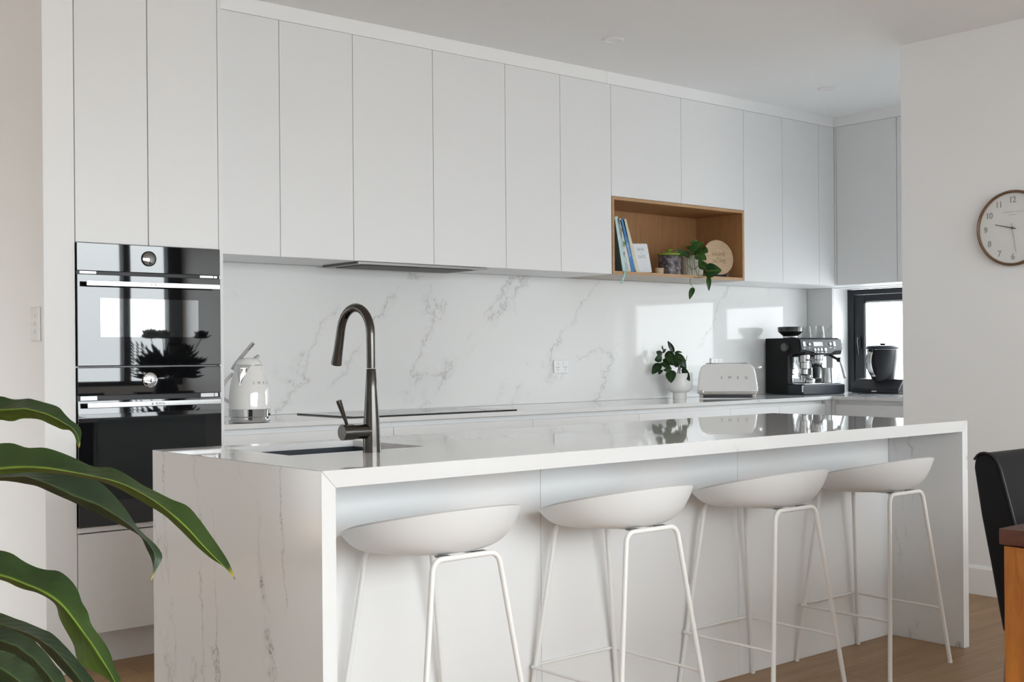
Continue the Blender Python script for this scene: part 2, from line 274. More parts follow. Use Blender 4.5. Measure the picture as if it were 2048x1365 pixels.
# ------------------------------------------------------------------ mesh helpers
class MB:
    """collects shapes and links them as ONE mesh object"""
    def __init__(s): s.bm = bmesh.new(); s.uv = None; s.bev = False
    def _add(s, tb, mtx=None):
        if mtx is not None: bmesh.ops.transform(tb, matrix=mtx, verts=tb.verts)
        me = D.meshes.new('tmp'); tb.to_mesh(me); tb.free(); s.bm.from_mesh(me); D.meshes.remove(me)
        return s
    def box(s, x0, x1, y0, y1, z0, z1, bev=0.0, seg=2, mtx=None):
        tb = bmesh.new(); bmesh.ops.create_cube(tb, size=1)
        bmesh.ops.transform(tb, matrix=Matrix.Translation(((x0 + x1) / 2, (y0 + y1) / 2, (z0 + z1) / 2)) @ Matrix.Diagonal((abs(x1 - x0), abs(y1 - y0), abs(z1 - z0), 1)), verts=tb.verts)
        if bev > 0: s.bev = True
        if bev > 0: bmesh.ops.bevel(tb, geom=tb.edges, offset=bev, segments=seg, profile=0.5, affect='EDGES', clamp_overlap=True)
        return s._add(tb, mtx)
    def prism(s, poly, axis, a, b, bev=0.0, seg=2, mtx=None):
        """poly: 2-D outline in the plane normal to axis ('x': (y,z), 'y': (x,z), 'z': (x,y)), from a to b"""
        tb = bmesh.new()
        def P(p, t): return {'x': (t, p[0], p[1]), 'y': (p[0], t, p[1]), 'z': (p[0], p[1], t)}[axis]
        v0 = [tb.verts.new(P(p, a)) for p in poly]; v1 = [tb.verts.new(P(p, b)) for p in poly]
        n = len(poly); tb.faces.new(v0); tb.faces.new(v1[::-1])
        for i in range(n): tb.faces.new((v0[(i + 1) % n], v0[i], v1[i], v1[(i + 1) % n]))
        bmesh.ops.recalc_face_normals(tb, faces=tb.faces)
        if bev > 0: s.bev = True
        if bev > 0: bmesh.ops.bevel(tb, geom=tb.edges, offset=bev, segments=seg, profile=0.5, affect='EDGES', clamp_overlap=True)
        return s._add(tb, mtx)
    def lathe(s, prof, c=(0, 0, 0), n=40, mtx=None, cap=True):
        """prof: (radius, z) from bottom to top about a vertical axis"""
        tb = bmesh.new(); rings = []
        for r, z in prof:
            rings.append([tb.verts.new((c[0] + r * math.cos(2 * PI * i / n), c[1] + r * math.sin(2 * PI * i / n), c[2] + z)) for i in range(n)])
        for a, b in zip(rings, rings[1:]):
            for i in range(n): tb.faces.new((a[i], a[(i + 1) % n], b[(i + 1) % n], b[i]))
        if cap:
            if prof[0][0] > 1e-5: tb.faces.new(rings[0][::-1])
            if prof[-1][0] > 1e-5: tb.faces.new(rings[-1])
        bmesh.ops.remove_doubles(tb, verts=tb.verts, dist=1e-6)
        bmesh.ops.recalc_face_normals(tb, faces=tb.faces)
        return s._add(tb, mtx)
    def tube(s, pts, r, n=12, smooth=0, cap=True, mtx=None):
        """round tube along points; r a number or one per point; smooth = rounds of corner cutting"""
        P = [Vector(p) for p in pts]; rr = list(r) if isinstance(r, (list, tuple)) else [r] * len(P)
        for _ in range(smooth):
            Q, q = [P[0]], [rr[0]]
            for i in range(len(P) - 1):
                a, b = P[i], P[i + 1]
                if i > 0: Q.append(a.lerp(b, .25)); q.append(rr[i] * .75 + rr[i + 1] * .25)
                if i < len(P) - 2: Q.append(a.lerp(b, .75)); q.append(rr[i] * .25 + rr[i + 1] * .75)
            Q.append(P[-1]); q.append(rr[-1]); P, rr = Q, q
        tb = bmesh.new(); rings = []; ref = None
        for i, p in enumerate(P):
            t = (P[min(i + 1, len(P) - 1)] - P[max(i - 1, 0)]).normalized()
            if ref is None:
                ref = Vector((0, 0, 1)) if abs(t.z) < 0.9 else Vector((1, 0, 0))
            u = (ref - t * ref.dot(t)).normalized(); ref = u; w = t.cross(u)
            rings.append([tb.verts.new(p + (u * math.cos(2 * PI * k / n) + w * math.sin(2 * PI * k / n)) * rr[i]) for k in range(n)])
        for a, b in zip(rings, rings[1:]):
            for k in range(n): tb.faces.new((a[k], a[(k + 1) % n], b[(k + 1) % n], b[k]))
        if cap: tb.faces.new(rings[0][::-1]); tb.faces.new(rings[-1])
        bmesh.ops.recalc_face_normals(tb, faces=tb.faces)
        return s._add(tb, mtx)
    def grid(s, rows, closed=False):
        """surface through a grid of points; uv = (across, along)"""
        if s.uv is None: s.uv = s.bm.loops.layers.uv.new('UVMap')
        V = [[s.bm.verts.new(p) for p in r] for r in rows]; n, k = len(rows), len(rows[0])
        for i in range(n - 1):
            for j in range(k - 1):
                try: f = s.bm.faces.new((V[i][j], V[i][j + 1], V[i + 1][j + 1], V[i + 1][j]))
                except ValueError: continue
                for lp, (a, b) in zip(f.loops, ((i, j), (i, j + 1), (i + 1, j + 1), (i + 1, j))): lp[s.uv].uv = (b / (k - 1), a / (n - 1))
        return s
    def build(s, name, material, parent=None, org=None, smooth=True, angle=35, bevel=0):
        """verts are given in world metres and moved into the thing's own frame (org), or already local (org None)"""
        if org is not None: bmesh.ops.translate(s.bm, verts=s.bm.verts, vec=-Vector(org))
        me = D.meshes.new(name); s.bm.to_mesh(me); s.bm.free()
        me.materials.append(material)
        if smooth:
            for p in me.polygons: p.use_smooth = True
            me.set_sharp_from_angle(angle=R(angle))
        o = D.objects.new(name, me); COL.objects.link(o)
        if smooth and s.bev:
            md = o.modifiers.new('flat_faces', 'WEIGHTED_NORMAL'); md.keep_sharp = True
        if parent is not None: o.parent = parent
        return o

def thing(name, label, cat, loc=(0, 0, 0), rz=0.0, group=None):
    o = D.objects.new(name, None); COL.objects.link(o); o.location = loc; o.rotation_euler = (0, 0, rz); o.empty_display_size = 0.05
    o['label'] = label; o['category'] = cat
    if group: o['group'] = group
    return o
def tag(o, label, cat, group=None):
    o['label'] = label; o['category'] = cat
    if group: o['group'] = group
    return o
def struct(o): o['kind'] = 'structure'; return o
def text(name, s, size, pos, right, up, material, parent=None, org=None, extrude=0.0005, align='CENTER', space=1.0, bold=0.0):
    cu = D.curves.new('lettering', 'FONT'); cu.body = s; cu.size = size; cu.align_x = align; cu.align_y = 'CENTER'; cu.extrude = extrude; cu.offset = bold; cu.space_character = space; cu.resolution_u = 3
    t = D.objects.new('lettering', cu); me = D.meshes.new_from_object(t); D.objects.remove(t); D.curves.remove(cu)
    r = Vector(right).normalized(); u = Vector(up).normalized(); n = r.cross(u)
    M = Matrix.Identity(4); p = Vector(pos) - (Vector(org) if org is not None else Vector((0, 0, 0)))
    for i in range(3): M[i][0] = r[i]; M[i][1] = u[i]; M[i][2] = n[i]; M[i][3] = p[i]
    me.transform(M); me.materials.clear(); me.materials.append(material); me.name = name
    o = D.objects.new(name, me); COL.objects.link(o)
    if parent is not None: o.parent = parent
    return o
def copy_tree(o, parent=None):
    c = o.copy(); COL.objects.link(c); c.parent = parent
    for ch in [x for x in D.objects if x.parent == o]: copy_tree(ch, c)
    return c
def leaf_rows(base, tip, width, normal, nl=12, nw=6, fold=0.25, droop=0.12, heart=0.0, wave=0.0):
    b, t = Vector(base), Vector(tip); ax = t - b; Ln = ax.length; ax.normalize(); nrm = Vector(normal); nrm = (nrm - ax * nrm.dot(ax)).normalized(); side = ax.cross(nrm)
    rows = []
    for i in range(nl + 1):
        f = i / nl; w = width / 2 * (math.sin(PI * min(1, f ** (0.62 if heart else 0.8))) ** 0.75) * (1.0)
        if i == 0: w = width * 0.02
        if i == nl: w = width * 0.01
        c = b + ax * Ln * f + nrm * (droop * Ln * (math.sin(PI * f)))
        row = []
        for j in range(nw + 1):
            q = j / nw * 2 - 1
            row.append(c + side * (w * q) - nrm * (-(fold * w * abs(q))) + nrm * (wave * w * math.sin(9 * f + 2 * q)))
        rows.append(row)
    return rows
# ------------------------------------------------------------------ measured leaf shapes (world metres)
BIG_LEAVES = [
 [[[0.3909, 1.4047, 1.1042], [0.3963, 1.3986, 1.1093], [0.4016, 1.3925, 1.1144], [0.4069, 1.3862, 1.1195], [0.4121, 1.3798, 1.1246], [0.4181, 1.3724, 1.1276], [0.4239, 1.3648, 1.1306], [0.4297, 1.357, 1.1335], [0.4354, 1.3488, 1.134], [0.4409, 1.3403, 1.1316], [0.4466, 1.3313, 1.1318], [0.4521, 1.3219, 1.1323], [0.4574, 1.3125, 1.1303], [0.4624, 1.3027, 1.1282], [0.4673, 1.2927, 1.1261], [0.4713, 1.2831, 1.1224], [0.4738, 1.2744, 1.116], [0.4765, 1.2654, 1.11], [0.4798, 1.2556, 1.1053], [0.4803, 1.248, 1.0991], [0.4777, 1.2429, 1.0909], [0.4746, 1.2381, 1.0828]], [[0.3899, 1.4012, 1.1037], [0.3945, 1.3918, 1.1063], [0.3991, 1.3825, 1.1089], [0.4036, 1.3733, 1.1115], [0.4081, 1.3641, 1.114], [0.4128, 1.355, 1.1158], [0.4174, 1.346, 1.1175], [0.4221, 1.3371, 1.1193], [0.4268, 1.3283, 1.1207], [0.4315, 1.3196, 1.1213], [0.4363, 1.3111, 1.1218], [0.4411, 1.3027, 1.1223], [0.4458, 1.2946, 1.1209], [0.4504, 1.2867, 1.119], [0.455, 1.2789, 1.117], [0.4593, 1.2716, 1.1139], [0.4635, 1.2644, 1.1106], [0.4676, 1.2574, 1.1068], [0.4715, 1.2507, 1.1028], [0.4741, 1.2452, 1.0971], [0.475, 1.2411, 1.0903], [0.4743, 1.2384, 1.0828]], [[0.3906, 1.4037, 1.1028], [0.3959, 1.3967, 1.1032], [0.4012, 1.3896, 1.1035], [0.4064, 1.3824, 1.1038], [0.4115, 1.3751, 1.1042], [0.4166, 1.3677, 1.1056], [0.4215, 1.3603, 1.1071], [0.4264, 1.3526, 1.1085], [0.4311, 1.3448, 1.1096], [0.4358, 1.3368, 1.1084], [0.4404, 1.3287, 1.1084], [0.4447, 1.3205, 1.1109], [0.449, 1.312, 1.1118], [0.4534, 1.3032, 1.1115], [0.4573, 1.2946, 1.1094], [0.4608, 1.2861, 1.1063], [0.4644, 1.2773, 1.1035], [0.468, 1.2684, 1.1009], [0.4719, 1.259, 1.1002], [0.4739, 1.2512, 1.0955], [0.4739, 1.245, 1.089], [0.4738, 1.2389, 1.0824]]],
 [[[0.3371, 1.2403, 1.0584], [0.3459, 1.2288, 1.0693], [0.3546, 1.2173, 1.0803], [0.3645, 1.2046, 1.0882], [0.3752, 1.191, 1.0941], [0.3862, 1.1768, 1.0955], [0.3967, 1.1627, 1.0912], [0.4076, 1.148, 1.0914], [0.4178, 1.1334, 1.0869], [0.4273, 1.1191, 1.0808], [0.4365, 1.1045, 1.0747], [0.4465, 1.0889, 1.0742], [0.4547, 1.0744, 1.0684], [0.462, 1.0602, 1.0604], [0.4699, 1.0451, 1.0539], [0.4777, 1.0298, 1.0474], [0.4856, 1.0141, 1.0421], [0.4899, 1.0011, 1.0311], [0.4933, 0.9887, 1.0195], [0.4966, 0.9762, 1.0082], [0.4992, 0.9642, 0.9964], [0.4995, 0.954, 0.9836]], [[0.3361, 1.2368, 1.0581], [0.3457, 1.2207, 1.0621], [0.3551, 1.2047, 1.0661], [0.3645, 1.1888, 1.069], [0.3739, 1.173, 1.0718], [0.3833, 1.1573, 1.0735], [0.3926, 1.1418, 1.0743], [0.4018, 1.1266, 1.0736], [0.4109, 1.1116, 1.0719], [0.4198, 1.0968, 1.0698], [0.4287, 1.0823, 1.0674], [0.4373, 1.0681, 1.0646], [0.4457, 1.0543, 1.0604], [0.4534, 1.0413, 1.0544], [0.4606, 1.0288, 1.0475], [0.4672, 1.0169, 1.0394], [0.4732, 1.0057, 1.0306], [0.4788, 0.995, 1.0213], [0.4838, 0.9848, 1.0114], [0.4892, 0.9744, 1.002], [0.4947, 0.9639, 0.993], [0.4995, 0.954, 0.9832]], [[0.3368, 1.2393, 1.0572], [0.3471, 1.2255, 1.0593], [0.3573, 1.2117, 1.0614], [0.3674, 1.1978, 1.0638], [0.3773, 1.184, 1.0662], [0.3872, 1.17, 1.0677], [0.397, 1.1559, 1.0688], [0.4066, 1.1417, 1.0682], [0.4161, 1.1274, 1.0677], [0.4252, 1.1131, 1.0656], [0.4341, 1.0987, 1.0633], [0.4425, 1.0845, 1.0594], [0.4502, 1.0707, 1.0537], [0.4574, 1.057, 1.0472], [0.4642, 1.0434, 1.0405], [0.4707, 1.0298, 1.0336], [0.4758, 1.0173, 1.0248], [0.4805, 1.0049, 1.0157], [0.4852, 0.9923, 1.007], [0.4903, 0.9793, 0.9991], [0.4959, 0.9659, 0.9924], [0.4994, 0.9541, 0.9831]]],
 [[[0.366, 1.3471, 1.0334], [0.3756, 1.3368, 1.0399], [0.3851, 1.3265, 1.0464], [0.3949, 1.3157, 1.0518], [0.405, 1.3045, 1.0559], [0.415, 1.2931, 1.0595], [0.4252, 1.2811, 1.0596], [0.4353, 1.2689, 1.0597], [0.4453, 1.2565, 1.0592], [0.455, 1.2438, 1.0583], [0.4645, 1.2309, 1.0563], [0.4738, 1.2177, 1.0545], [0.4821, 1.205, 1.0497], [0.4883, 1.1936, 1.0407], [0.4935, 1.1827, 1.0307], [0.4979, 1.1722, 1.0201], [0.5013, 1.1622, 1.0088], [0.5062, 1.1506, 0.9993], [0.5114, 1.1385, 0.9906], [0.5134, 1.129, 0.9802], [0.5063, 1.1271, 0.9689], [0.4993, 1.1251, 0.9576]], [[0.365, 1.3436, 1.0331], [0.3734, 1.3304, 1.0381], [0.3817, 1.3172, 1.043], [0.39, 1.3041, 1.0474], [0.3985, 1.291, 1.0508], [0.407, 1.278, 1.0543], [0.4156, 1.2649, 1.0554], [0.4242, 1.252, 1.0562], [0.4323, 1.2397, 1.053], [0.4402, 1.2278, 1.0487], [0.4478, 1.2162, 1.0435], [0.4553, 1.2049, 1.038], [0.4632, 1.1934, 1.0338], [0.471, 1.1821, 1.0295], [0.4782, 1.1715, 1.0235], [0.4851, 1.1613, 1.0169], [0.4916, 1.1515, 1.0095], [0.4973, 1.1426, 1.001], [0.5026, 1.134, 0.9921], [0.5051, 1.1279, 0.9816], [0.5024, 1.1263, 0.9696], [0.4993, 1.1251, 0.9576]], [[0.3657, 1.3461, 1.0322], [0.3748, 1.3353, 1.036], [0.3837, 1.3243, 1.0399], [0.3927, 1.3133, 1.0434], [0.4016, 1.3022, 1.0466], [0.4105, 1.2909, 1.0497], [0.4195, 1.2794, 1.0496], [0.4282, 1.2678, 1.048], [0.4368, 1.2561, 1.0454], [0.4446, 1.2449, 1.0404], [0.4523, 1.2334, 1.0354], [0.4598, 1.2218, 1.0306], [0.467, 1.2103, 1.0253], [0.4742, 1.1985, 1.0202], [0.4813, 1.1865, 1.0155], [0.4882, 1.1745, 1.0103], [0.4948, 1.1625, 1.0052], [0.5007, 1.151, 0.9987], [0.5027, 1.1426, 0.9883], [0.5043, 1.1345, 0.9785], [0.5033, 1.1285, 0.9684], [0.4991, 1.1252, 0.9572]]],
 [[[0.328, 1.1955, 0.9845], [0.3354, 1.1858, 0.9895], [0.3428, 1.1761, 0.9946], [0.3503, 1.166, 0.998], [0.3582, 1.1554, 0.9995], [0.3659, 1.1447, 1.0008], [0.3732, 1.1339, 0.9983], [0.3791, 1.1241, 0.9921], [0.3854, 1.1135, 0.9877], [0.3922, 1.1021, 0.9854], [0.3991, 1.0901, 0.9848], [0.4038, 1.0796, 0.9788], [0.4064, 1.0705, 0.9703], [0.4075, 1.0622, 0.961], [0.4099, 1.0525, 0.9529], [0.4096, 1.0447, 0.9436], [0.4115, 1.0347, 0.9359], [0.4139, 1.024, 0.9286], [0.415, 1.0142, 0.9208], [0.4142, 1.0058, 0.9122], [0.415, 0.996, 0.9048], [0.411, 0.9901, 0.8961]], [[0.327, 1.192, 0.9844], [0.333, 1.1795, 0.9836], [0.3389, 1.1672, 0.9828], [0.3447, 1.155, 0.9821], [0.3506, 1.1429, 0.9818], [0.3564, 1.1309, 0.9816], [0.3619, 1.1192, 0.9802], [0.3673, 1.1079, 0.9779], [0.3724, 1.0968, 0.9751], [0.3776, 1.0859, 0.9723], [0.3823, 1.0755, 0.9685], [0.3867, 1.0656, 0.964], [0.3904, 1.0564, 0.9584], [0.3933, 1.0481, 0.9519], [0.396, 1.0401, 0.9451], [0.3987, 1.0322, 0.9384], [0.4014, 1.0244, 0.9317], [0.4036, 1.0172, 0.9247], [0.4058, 1.01, 0.9176], [0.408, 1.0029, 0.9107], [0.4096, 0.9964, 0.9034], [0.4105, 0.9905, 0.8957]], [[0.3277, 1.1945, 0.9835], [0.3343, 1.1845, 0.9814], [0.3408, 1.1745, 0.9793], [0.3472, 1.1643, 0.9776], [0.3538, 1.154, 0.9769], [0.3602, 1.1436, 0.9762], [0.3662, 1.1333, 0.974], [0.3718, 1.1232, 0.9705], [0.3774, 1.1127, 0.9679], [0.3832, 1.1019, 0.9662], [0.3882, 1.0915, 0.9625], [0.3916, 1.0822, 0.9569], [0.3922, 1.075, 0.9487], [0.3935, 1.067, 0.941], [0.3948, 1.0588, 0.9334], [0.3957, 1.0506, 0.9259], [0.3955, 1.0432, 0.918], [0.3976, 1.0336, 0.912], [0.4015, 1.0224, 0.9087], [0.4055, 1.011, 0.906], [0.4086, 1.0002, 0.9016], [0.4102, 0.9908, 0.8956]]],
 [[[0.3542, 1.2783, 0.9126], [0.3604, 1.2709, 0.9158], [0.3665, 1.2635, 0.9191], [0.3725, 1.256, 0.9223], [0.3787, 1.2481, 0.9242], [0.3849, 1.2399, 0.9258], [0.3909, 1.2315, 0.9275], [0.3964, 1.2232, 0.9253], [0.4018, 1.2147, 0.9226], [0.4072, 1.2057, 0.9204], [0.4122, 1.1966, 0.9177], [0.4171, 1.1872, 0.915], [0.4217, 1.1776, 0.9124], [0.4253, 1.1685, 0.9081], [0.4283, 1.1595, 0.9029], [0.4307, 1.1507, 0.8974], [0.4329, 1.1416, 0.892], [0.435, 1.1324, 0.8867], [0.4369, 1.1231, 0.8814], [0.4383, 1.1142, 0.8757], [0.4385, 1.1061, 0.8694], [0.4385, 1.0981, 0.8631]], [[0.3533, 1.2748, 0.9127], [0.3584, 1.2643, 0.914], [0.3635, 1.2539, 0.9154], [0.3685, 1.2436, 0.9167], [0.3736, 1.2334, 0.9179], [0.3786, 1.2233, 0.919], [0.3835, 1.2134, 0.9201], [0.3883, 1.2038, 0.9194], [0.3929, 1.1945, 0.9177], [0.3976, 1.1853, 0.9159], [0.4021, 1.1763, 0.9138], [0.4063, 1.1678, 0.9108], [0.4101, 1.1598, 0.9069], [0.414, 1.1519, 0.903], [0.4173, 1.1446, 0.8983], [0.4202, 1.1378, 0.893], [0.4231, 1.1311, 0.8877], [0.4257, 1.1247, 0.8821], [0.4282, 1.1186, 0.8764], [0.4307, 1.1125, 0.8707], [0.4331, 1.1066, 0.8649], [0.4354, 1.1007, 0.8592]], [[0.354, 1.2773, 0.9116], [0.3597, 1.2692, 0.9117], [0.3654, 1.2611, 0.9119], [0.371, 1.253, 0.9121], [0.3766, 1.2447, 0.9127], [0.3821, 1.2363, 0.9134], [0.3875, 1.2278, 0.9141], [0.3926, 1.2193, 0.9131], [0.3973, 1.2109, 0.9107], [0.402, 1.2023, 0.9083], [0.4065, 1.1936, 0.9058], [0.4109, 1.1847, 0.9034], [0.4139, 1.1768, 0.8985], [0.4166, 1.1688, 0.8935], [0.4189, 1.1609, 0.8883], [0.4213, 1.1527, 0.8833], [0.4238, 1.1442, 0.8788], [0.4262, 1.1356, 0.8742], [0.4283, 1.1272, 0.8695], [0.4304, 1.1187, 0.8648], [0.4328, 1.1098, 0.8608], [0.4354, 1.1007, 0.8572]]],
 [[[0.335, 1.1895, 0.9113], [0.3396, 1.1847, 0.915], [0.3442, 1.1799, 0.9187], [0.3487, 1.1749, 0.9224], [0.3533, 1.1696, 0.9255], [0.3582, 1.1637, 0.9274], [0.3631, 1.1576, 0.9295], [0.3677, 1.1513, 0.9309], [0.3722, 1.1448, 0.929], [0.3765, 1.138, 0.9271], [0.3804, 1.1311, 0.9246], [0.3842, 1.1239, 0.922], [0.3874, 1.1167, 0.9188], [0.3899, 1.1098, 0.9147], [0.3918, 1.103, 0.9102], [0.3933, 1.0962, 0.9053], [0.395, 1.0889, 0.9011], [0.397, 1.081, 0.8973], [0.3972, 1.0744, 0.8925], [0.3962, 1.0688, 0.887], [0.3949, 1.0631, 0.8816], [0.3924, 1.0586, 0.8763]], [[0.334, 1.186, 0.9115], [0.3376, 1.1781, 0.9133], [0.3412, 1.1703, 0.915], [0.3447, 1.1625, 0.9168], [0.3483, 1.1548, 0.9184], [0.3518, 1.1472, 0.9198], [0.3554, 1.1398, 0.9211], [0.3589, 1.1325, 0.9225], [0.3623, 1.1254, 0.9218], [0.3656, 1.1186, 0.9203], [0.3689, 1.112, 0.9188], [0.3716, 1.106, 0.9158], [0.3743, 1.1002, 0.9128], [0.3771, 1.0945, 0.9098], [0.3793, 1.0894, 0.9059], [0.3814, 1.0845, 0.902], [0.3836, 1.0797, 0.898], [0.3854, 1.0752, 0.8938], [0.387, 1.0711, 0.8892], [0.3887, 1.067, 0.8847], [0.3903, 1.0629, 0.8803], [0.3921, 1.0588, 0.8759]], [[0.3348, 1.1885, 0.9103], [0.3386, 1.1833, 0.9092], [0.3425, 1.178, 0.9081], [0.3463, 1.1726, 0.907], [0.3501, 1.1671, 0.9061], [0.3539, 1.1614, 0.9068], [0.3577, 1.1555, 0.9076], [0.3614, 1.1495, 0.9084], [0.365, 1.1434, 0.9087], [0.3682, 1.1373, 0.9071], [0.3713, 1.131, 0.9055], [0.3736, 1.1251, 0.9024], [0.3758, 1.1191, 0.8994], [0.378, 1.1128, 0.8965], [0.3796, 1.1068, 0.8931], [0.3811, 1.1007, 0.8897], [0.3825, 1.0944, 0.8864], [0.384, 1.0878, 0.8834], [0.3856, 1.0811, 0.8805], [0.3871, 1.0743, 0.8777], [0.3894, 1.0667, 0.8765], [0.3916, 1.0592, 0.8754]]],
 [[[0.3091, 1.0801, 0.9132], [0.3124, 1.0778, 0.9162], [0.3156, 1.0753, 0.9192], [0.3188, 1.0727, 0.9222], [0.322, 1.0699, 0.9253], [0.3255, 1.0665, 0.9274], [0.3291, 1.0627, 0.929], [0.3326, 1.0586, 0.9306], [0.336, 1.0543, 0.9321], [0.3392, 1.0497, 0.9306], [0.3422, 1.0448, 0.9291], [0.3449, 1.0397, 0.9271], [0.3475, 1.0344, 0.925], [0.3496, 1.029, 0.9226], [0.3513, 1.0236, 0.9198], [0.3529, 1.018, 0.917], [0.3543, 1.0121, 0.9143], [0.3551, 1.0066, 0.911], [0.3558, 1.0008, 0.9078], [0.3559, 0.9955, 0.9044], [0.3554, 0.9904, 0.9007], [0.3549, 0.9854, 0.8971]], [[0.3081, 1.0767, 0.9135], [0.3105, 1.071, 0.9147], [0.313, 1.0654, 0.9158], [0.3154, 1.0599, 0.917], [0.3178, 1.0544, 0.9181], [0.3202, 1.0491, 0.9191], [0.3226, 1.0438, 0.92], [0.3251, 1.0387, 0.9209], [0.3276, 1.0337, 0.9217], [0.3297, 1.0291, 0.9208], [0.3317, 1.0248, 0.919], [0.3337, 1.0207, 0.9171], [0.3357, 1.0168, 0.915], [0.3375, 1.013, 0.9127], [0.3395, 1.0095, 0.9104], [0.3414, 1.006, 0.9081], [0.3434, 1.0026, 0.9057], [0.3453, 0.9993, 0.9034], [0.3474, 0.996, 0.9011], [0.3497, 0.9926, 0.8992], [0.3519, 0.9893, 0.8973], [0.3542, 0.9859, 0.8954]], [[0.3089, 1.0792, 0.9123], [0.3113, 1.0765, 0.9099], [0.3136, 1.0737, 0.9075], [0.316, 1.0708, 0.9051], [0.3183, 1.0678, 0.9027], [0.3206, 1.0647, 0.9004], [0.3233, 1.061, 0.8999], [0.3261, 1.057, 0.9001], [0.3288, 1.0528, 0.9004], [0.3315, 1.0484, 0.9007], [0.3339, 1.044, 0.9002], [0.3361, 1.0395, 0.8988], [0.3382, 1.0348, 0.8975], [0.3401, 1.03, 0.896], [0.3418, 1.0251, 0.8944], [0.3435, 1.0201, 0.8928], [0.3453, 1.0147, 0.8918], [0.3471, 1.0091, 0.8912], [0.3489, 1.0034, 0.8907], [0.3507, 0.9977, 0.8901], [0.3525, 0.9918, 0.8923], [0.3542, 0.9859, 0.8945]]],
]
COUNTER_LEAVES = [([5.5932, 5.0343, 1.1815], [5.5641, 5.0591, 1.2544], 0.0235), ([5.5941, 5.0335, 1.1814], [5.6176, 4.9872, 1.1826], 0.0131), ([5.5419, 5.0781, 1.1976], [5.538, 5.0814, 1.2274], 0.0075), ([5.5419, 5.0781, 1.1976], [5.5523, 5.056, 1.2021], 0.0069), ([5.5518, 5.0959, 1.1664], [5.5097, 5.1055, 1.1886], 0.0297), ([5.5369, 5.0824, 1.157], [5.4727, 5.0845, 1.1357], 0.0375), ([5.5537, 5.068, 1.1881], [5.5531, 5.0948, 1.1883], 0.025), ([5.5295, 5.0887, 1.1164], [5.453, 5.0882, 1.0504], 0.0407), ([5.5724, 5.052, 1.1285], [5.5928, 5.074, 1.1959], 0.0469), ([5.5669, 5.0305, 1.116], [5.5116, 5.0382, 1.157], 0.0375), ([5.5763, 5.0224, 1.1035], [5.5475, 5.0207, 1.1722], 0.0469), ([5.5849, 5.0677, 1.1158], [5.5552, 5.093, 1.1413], 0.0344), ([5.5545, 5.0279, 1.0912], [5.4995, 5.0485, 1.1167], 0.0282), ([5.5517, 5.0171, 1.0851], [5.4817, 5.0243, 1.0767], 0.025), ([5.5418, 5.0124, 1.0759], [5.5114, 4.9858, 0.9985], 0.0501), ([5.5989, 5.0295, 1.1783], [5.6332, 4.9739, 1.0904], 0.0407), ([5.6009, 5.0278, 1.1157], [5.607, 4.9831, 1.1436], 0.0344), ([5.6247, 5.0074, 1.1154], [5.6255, 4.9673, 1.078], 0.0282), ([5.609, 4.9814, 1.0907], [5.6125, 4.9258, 1.0086], 0.0313), ([5.628, 5.044, 1.0903], [5.6287, 5.0566, 1.1405], 0.0282), ([5.5579, 5.0644, 1.0911], [5.5049, 5.0702, 1.1167], 0.0313), ([5.5288, 5.0761, 1.0602], [5.5054, 5.0829, 1.0761], 0.0282)]
POTHOS_LEAVES = [([5.5371, 4.8078, 1.8164], [5.4926, 4.8063, 1.8426], 0.0476), ([5.5369, 4.8079, 1.7926], [5.5049, 4.8616, 1.8067], 0.0285), ([5.4445, 4.821, 1.777], [5.3843, 4.8462, 1.7489], 0.0452), ([5.4499, 4.8164, 1.777], [5.4637, 4.7915, 1.7333], 0.0333), ([5.4957, 4.8036, 1.7617], [5.5523, 4.7554, 1.8324], 0.0571), ([5.543, 4.7634, 1.7897], [5.5564, 4.7256, 1.7711], 0.0428), ([5.4986, 4.7749, 1.7598], [5.5258, 4.7123, 1.7238], 0.0571), ([5.5122, 4.7502, 1.6972], [5.5308, 4.708, 1.6623], 0.0523), ([5.5259, 4.7254, 1.6584], [5.5618, 4.629, 1.6589], 0.0785), ([5.5341, 4.7052, 1.6269], [5.5263, 4.6987, 1.5399], 0.0262), ([5.4655, 4.7637, 1.5629], [5.4471, 4.7794, 1.4922], 0.0295), ([5.5462, 4.7606, 1.7231], [5.5125, 4.763, 1.6838], 0.0381), ([5.525, 4.7787, 1.8089], [5.5223, 4.8073, 1.8347], 0.0428)]
POTHOS_STEMS = [[[5.4615, 4.7737, 1.7627], [5.4522, 4.7816, 1.7108], [5.4638, 4.7717, 1.6634], [5.4625, 4.7729, 1.6256], [5.493, 4.7468, 1.6168], [5.5273, 4.7176, 1.6344], [5.5652, 4.6853, 1.6576]], [[5.457, 4.7775, 1.6219], [5.4526, 4.7813, 1.5926], [5.4675, 4.7686, 1.5617]], [[5.4741, 4.7629, 1.7673], [5.4416, 4.7907, 1.7346], [5.4413, 4.7909, 1.6968], [5.4717, 4.765, 1.6633], [5.4953, 4.7449, 1.6962], [5.5045, 4.737, 1.7292]], [[5.4903, 4.7491, 1.7624], [5.4721, 4.7646, 1.7342], [5.4754, 4.7618, 1.6822], [5.493, 4.7468, 1.6206]], [[5.5291, 4.716, 1.6438], [5.5391, 4.7075, 1.6224]], [[5.4238, 4.8058, 1.7749], [5.4436, 4.7889, 1.7771], [5.4615, 4.7737, 1.7674]], [[5.4933, 4.7466, 1.6631], [5.4912, 4.7483, 1.6253], [5.5327, 4.7129, 1.6485]], [[5.501, 4.74, 1.7576], [5.526, 4.7187, 1.7195]]]

